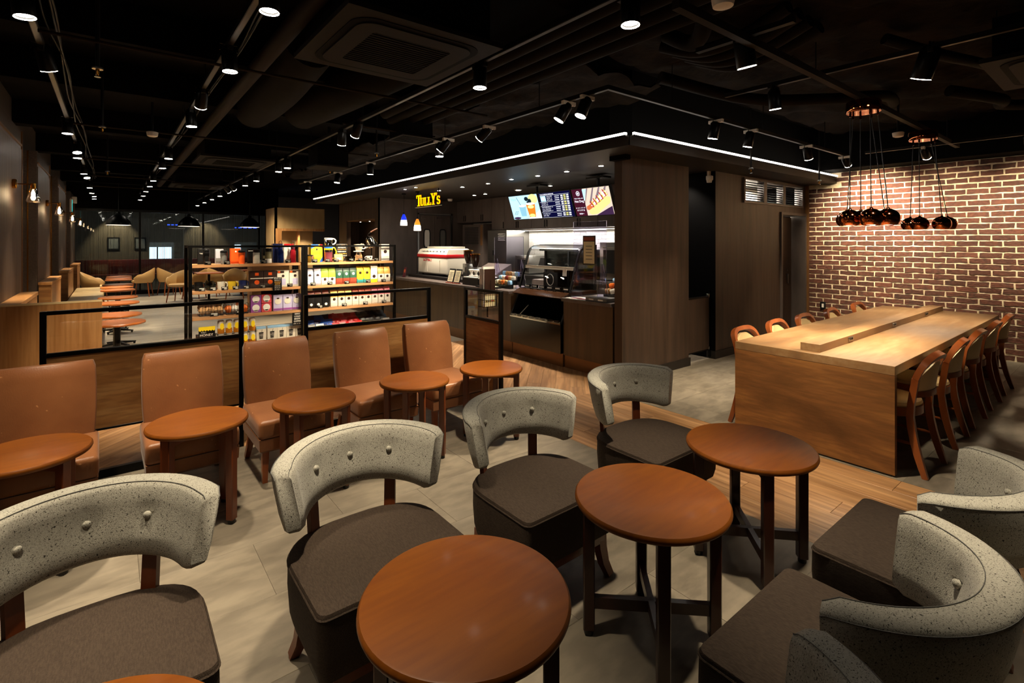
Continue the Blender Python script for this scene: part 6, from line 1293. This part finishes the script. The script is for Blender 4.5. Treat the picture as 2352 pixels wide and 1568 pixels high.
t = thing('condiment_bar', 'oak topped side counter behind the goods shelf', 'counter', (2.9, 12.9, 0)); MB().box(-.4, .4, -.25, .25, .0, 1.0).build('counter_body', 'panelwood', t); MB().rbox(-.43, .43, -.27, .27, 1.0, 1.04, .003, 1).build('counter_top', 'oak', t); MB().box(-.1, .1, -.1, .1, 1.04, 1.07).build('tray', 'black', t)
# ------------------------------------------------------------------ seen through the far window
t = thing('lit_drinks_fridge', 'glowing white drinks fridge outside the far window', 'fridge', (1.15, 23.4, 0)); MB().box(-.75, .75, 0, .6, 0, 1.5).build('fridge_body', 'grey', t)
for k in range(3): MB().box(-.70 + k*.47, -.28 + k*.47, -.01, 0, .88, 1.32).build('lit_door', 'glow_cold', t)
t = thing('lit_drinks_fridge', 'second glowing fridge outside the window, partly behind the shelf', 'fridge', (4.2, 23.4, 0)); MB().box(-.6, .6, 0, .6, 0, 1.5).build('fridge_body', 'grey', t); MB().box(-.5, .0, -.01, 0, .9, 1.4).build('lit_door', 'glow_cold', t)
for k, (x, y, w, z) in enumerate(((.55, 22.5, .8, 2.12), (1.9, 22.5, .6, 2.12), (4.2, 22.5, .9, 2.05), (5.3, 22.5, .7, 2.05))):
    t = thing('blue_shop_sign', 'narrow glowing blue sign outside the far window', 'sign', (x, y, z), 0, 'blue signs outside'); MB().box(-w/2, w/2, 0, .1, 0, .06).build('sign_box', 'black', t); MB().box(-.01, .01, .04, .06, .06, 3.6 - z).build('hanger', 'black', t)
    for q in range(5): MB().box(-w/2 + w*(q + .1)/5, -w/2 + w*(q + .8)/5, -.01, 0, .01, .05).build('lit_letter', 'glow_blue', t)
o = struct(MB().box(-1.0, 1.0, 20.9, 21.0, 0, 2.3).build('wall_outside_near', 'greywall')); light('SPOT', (.1, 20.3, 2.6), 260, o, spot=R(70), rot=(R(25), 0, 0))
o2 = struct(MB().box(2.0, 3.6, 21.2, 21.3, 0, 2.2).build('wall_outside_mid', 'greywall')); light('SPOT', (2.6, 20.6, 2.6), 220, o2, spot=R(70), rot=(R(25), 0, 0))
for k, x in enumerate((.05, .75)):
    t = thing('framed_picture', 'dark framed picture on the lit wall outside', 'picture', (x, 20.89, 1.25), 0, 'framed pictures outside'); MB().box(-.16, .16, -.015, .01, 0, .42).build('frame', 'black', t); MB().box(-.12, .12, -.017, -.015, .05, .37).build('print', 'grey', t)
t = thing('outside_bench', 'long dark red bench outside the far window', 'bench', (1.6, 20.2, 0)); MB().rbox(-2.6, 2.6, -.2, .2, .42, .5, .02).build('bench_seat', 'redseat', t); MB().rbox(-2.6, 2.6, .15, .22, .5, .95, .02).build('bench_back', 'redseat', t); MB().box(-2.5, 2.5, -.15, .15, 0, .42).build('bench_box', 'greywall', t)
t = thing('outside_counter', 'pale striped counter outside the far window', 'counter', (1.8, 22.6, 0)); MB().box(-3, 3, -.2, .2, 0, .78).build('counter_body', 'offwhite', t); MB().box(-3, 3, -.205, -.2, .4, .6).build('red_stripe', 'redseat', t)
light('AREA', (0, -.9, 3.2), 150, t, (.85, .9, 1), 4, (0, 0, 0), sy=1)
t = thing('outside_fill_light', 'added unseen cool fill light panel outside the far window', 'ceiling light', (2.2, 19.2, 3.58)); MB().box(-1.6, 1.6, -.1, .1, 0, .02).build('light_panel', 'glow_cold', t); light('AREA', (0, 0, -.02), 70, t, (.75, .82, 1), 3, (0, 0, 0), sy=.2)  # unseen light added to brighten the string curtain and the space outside
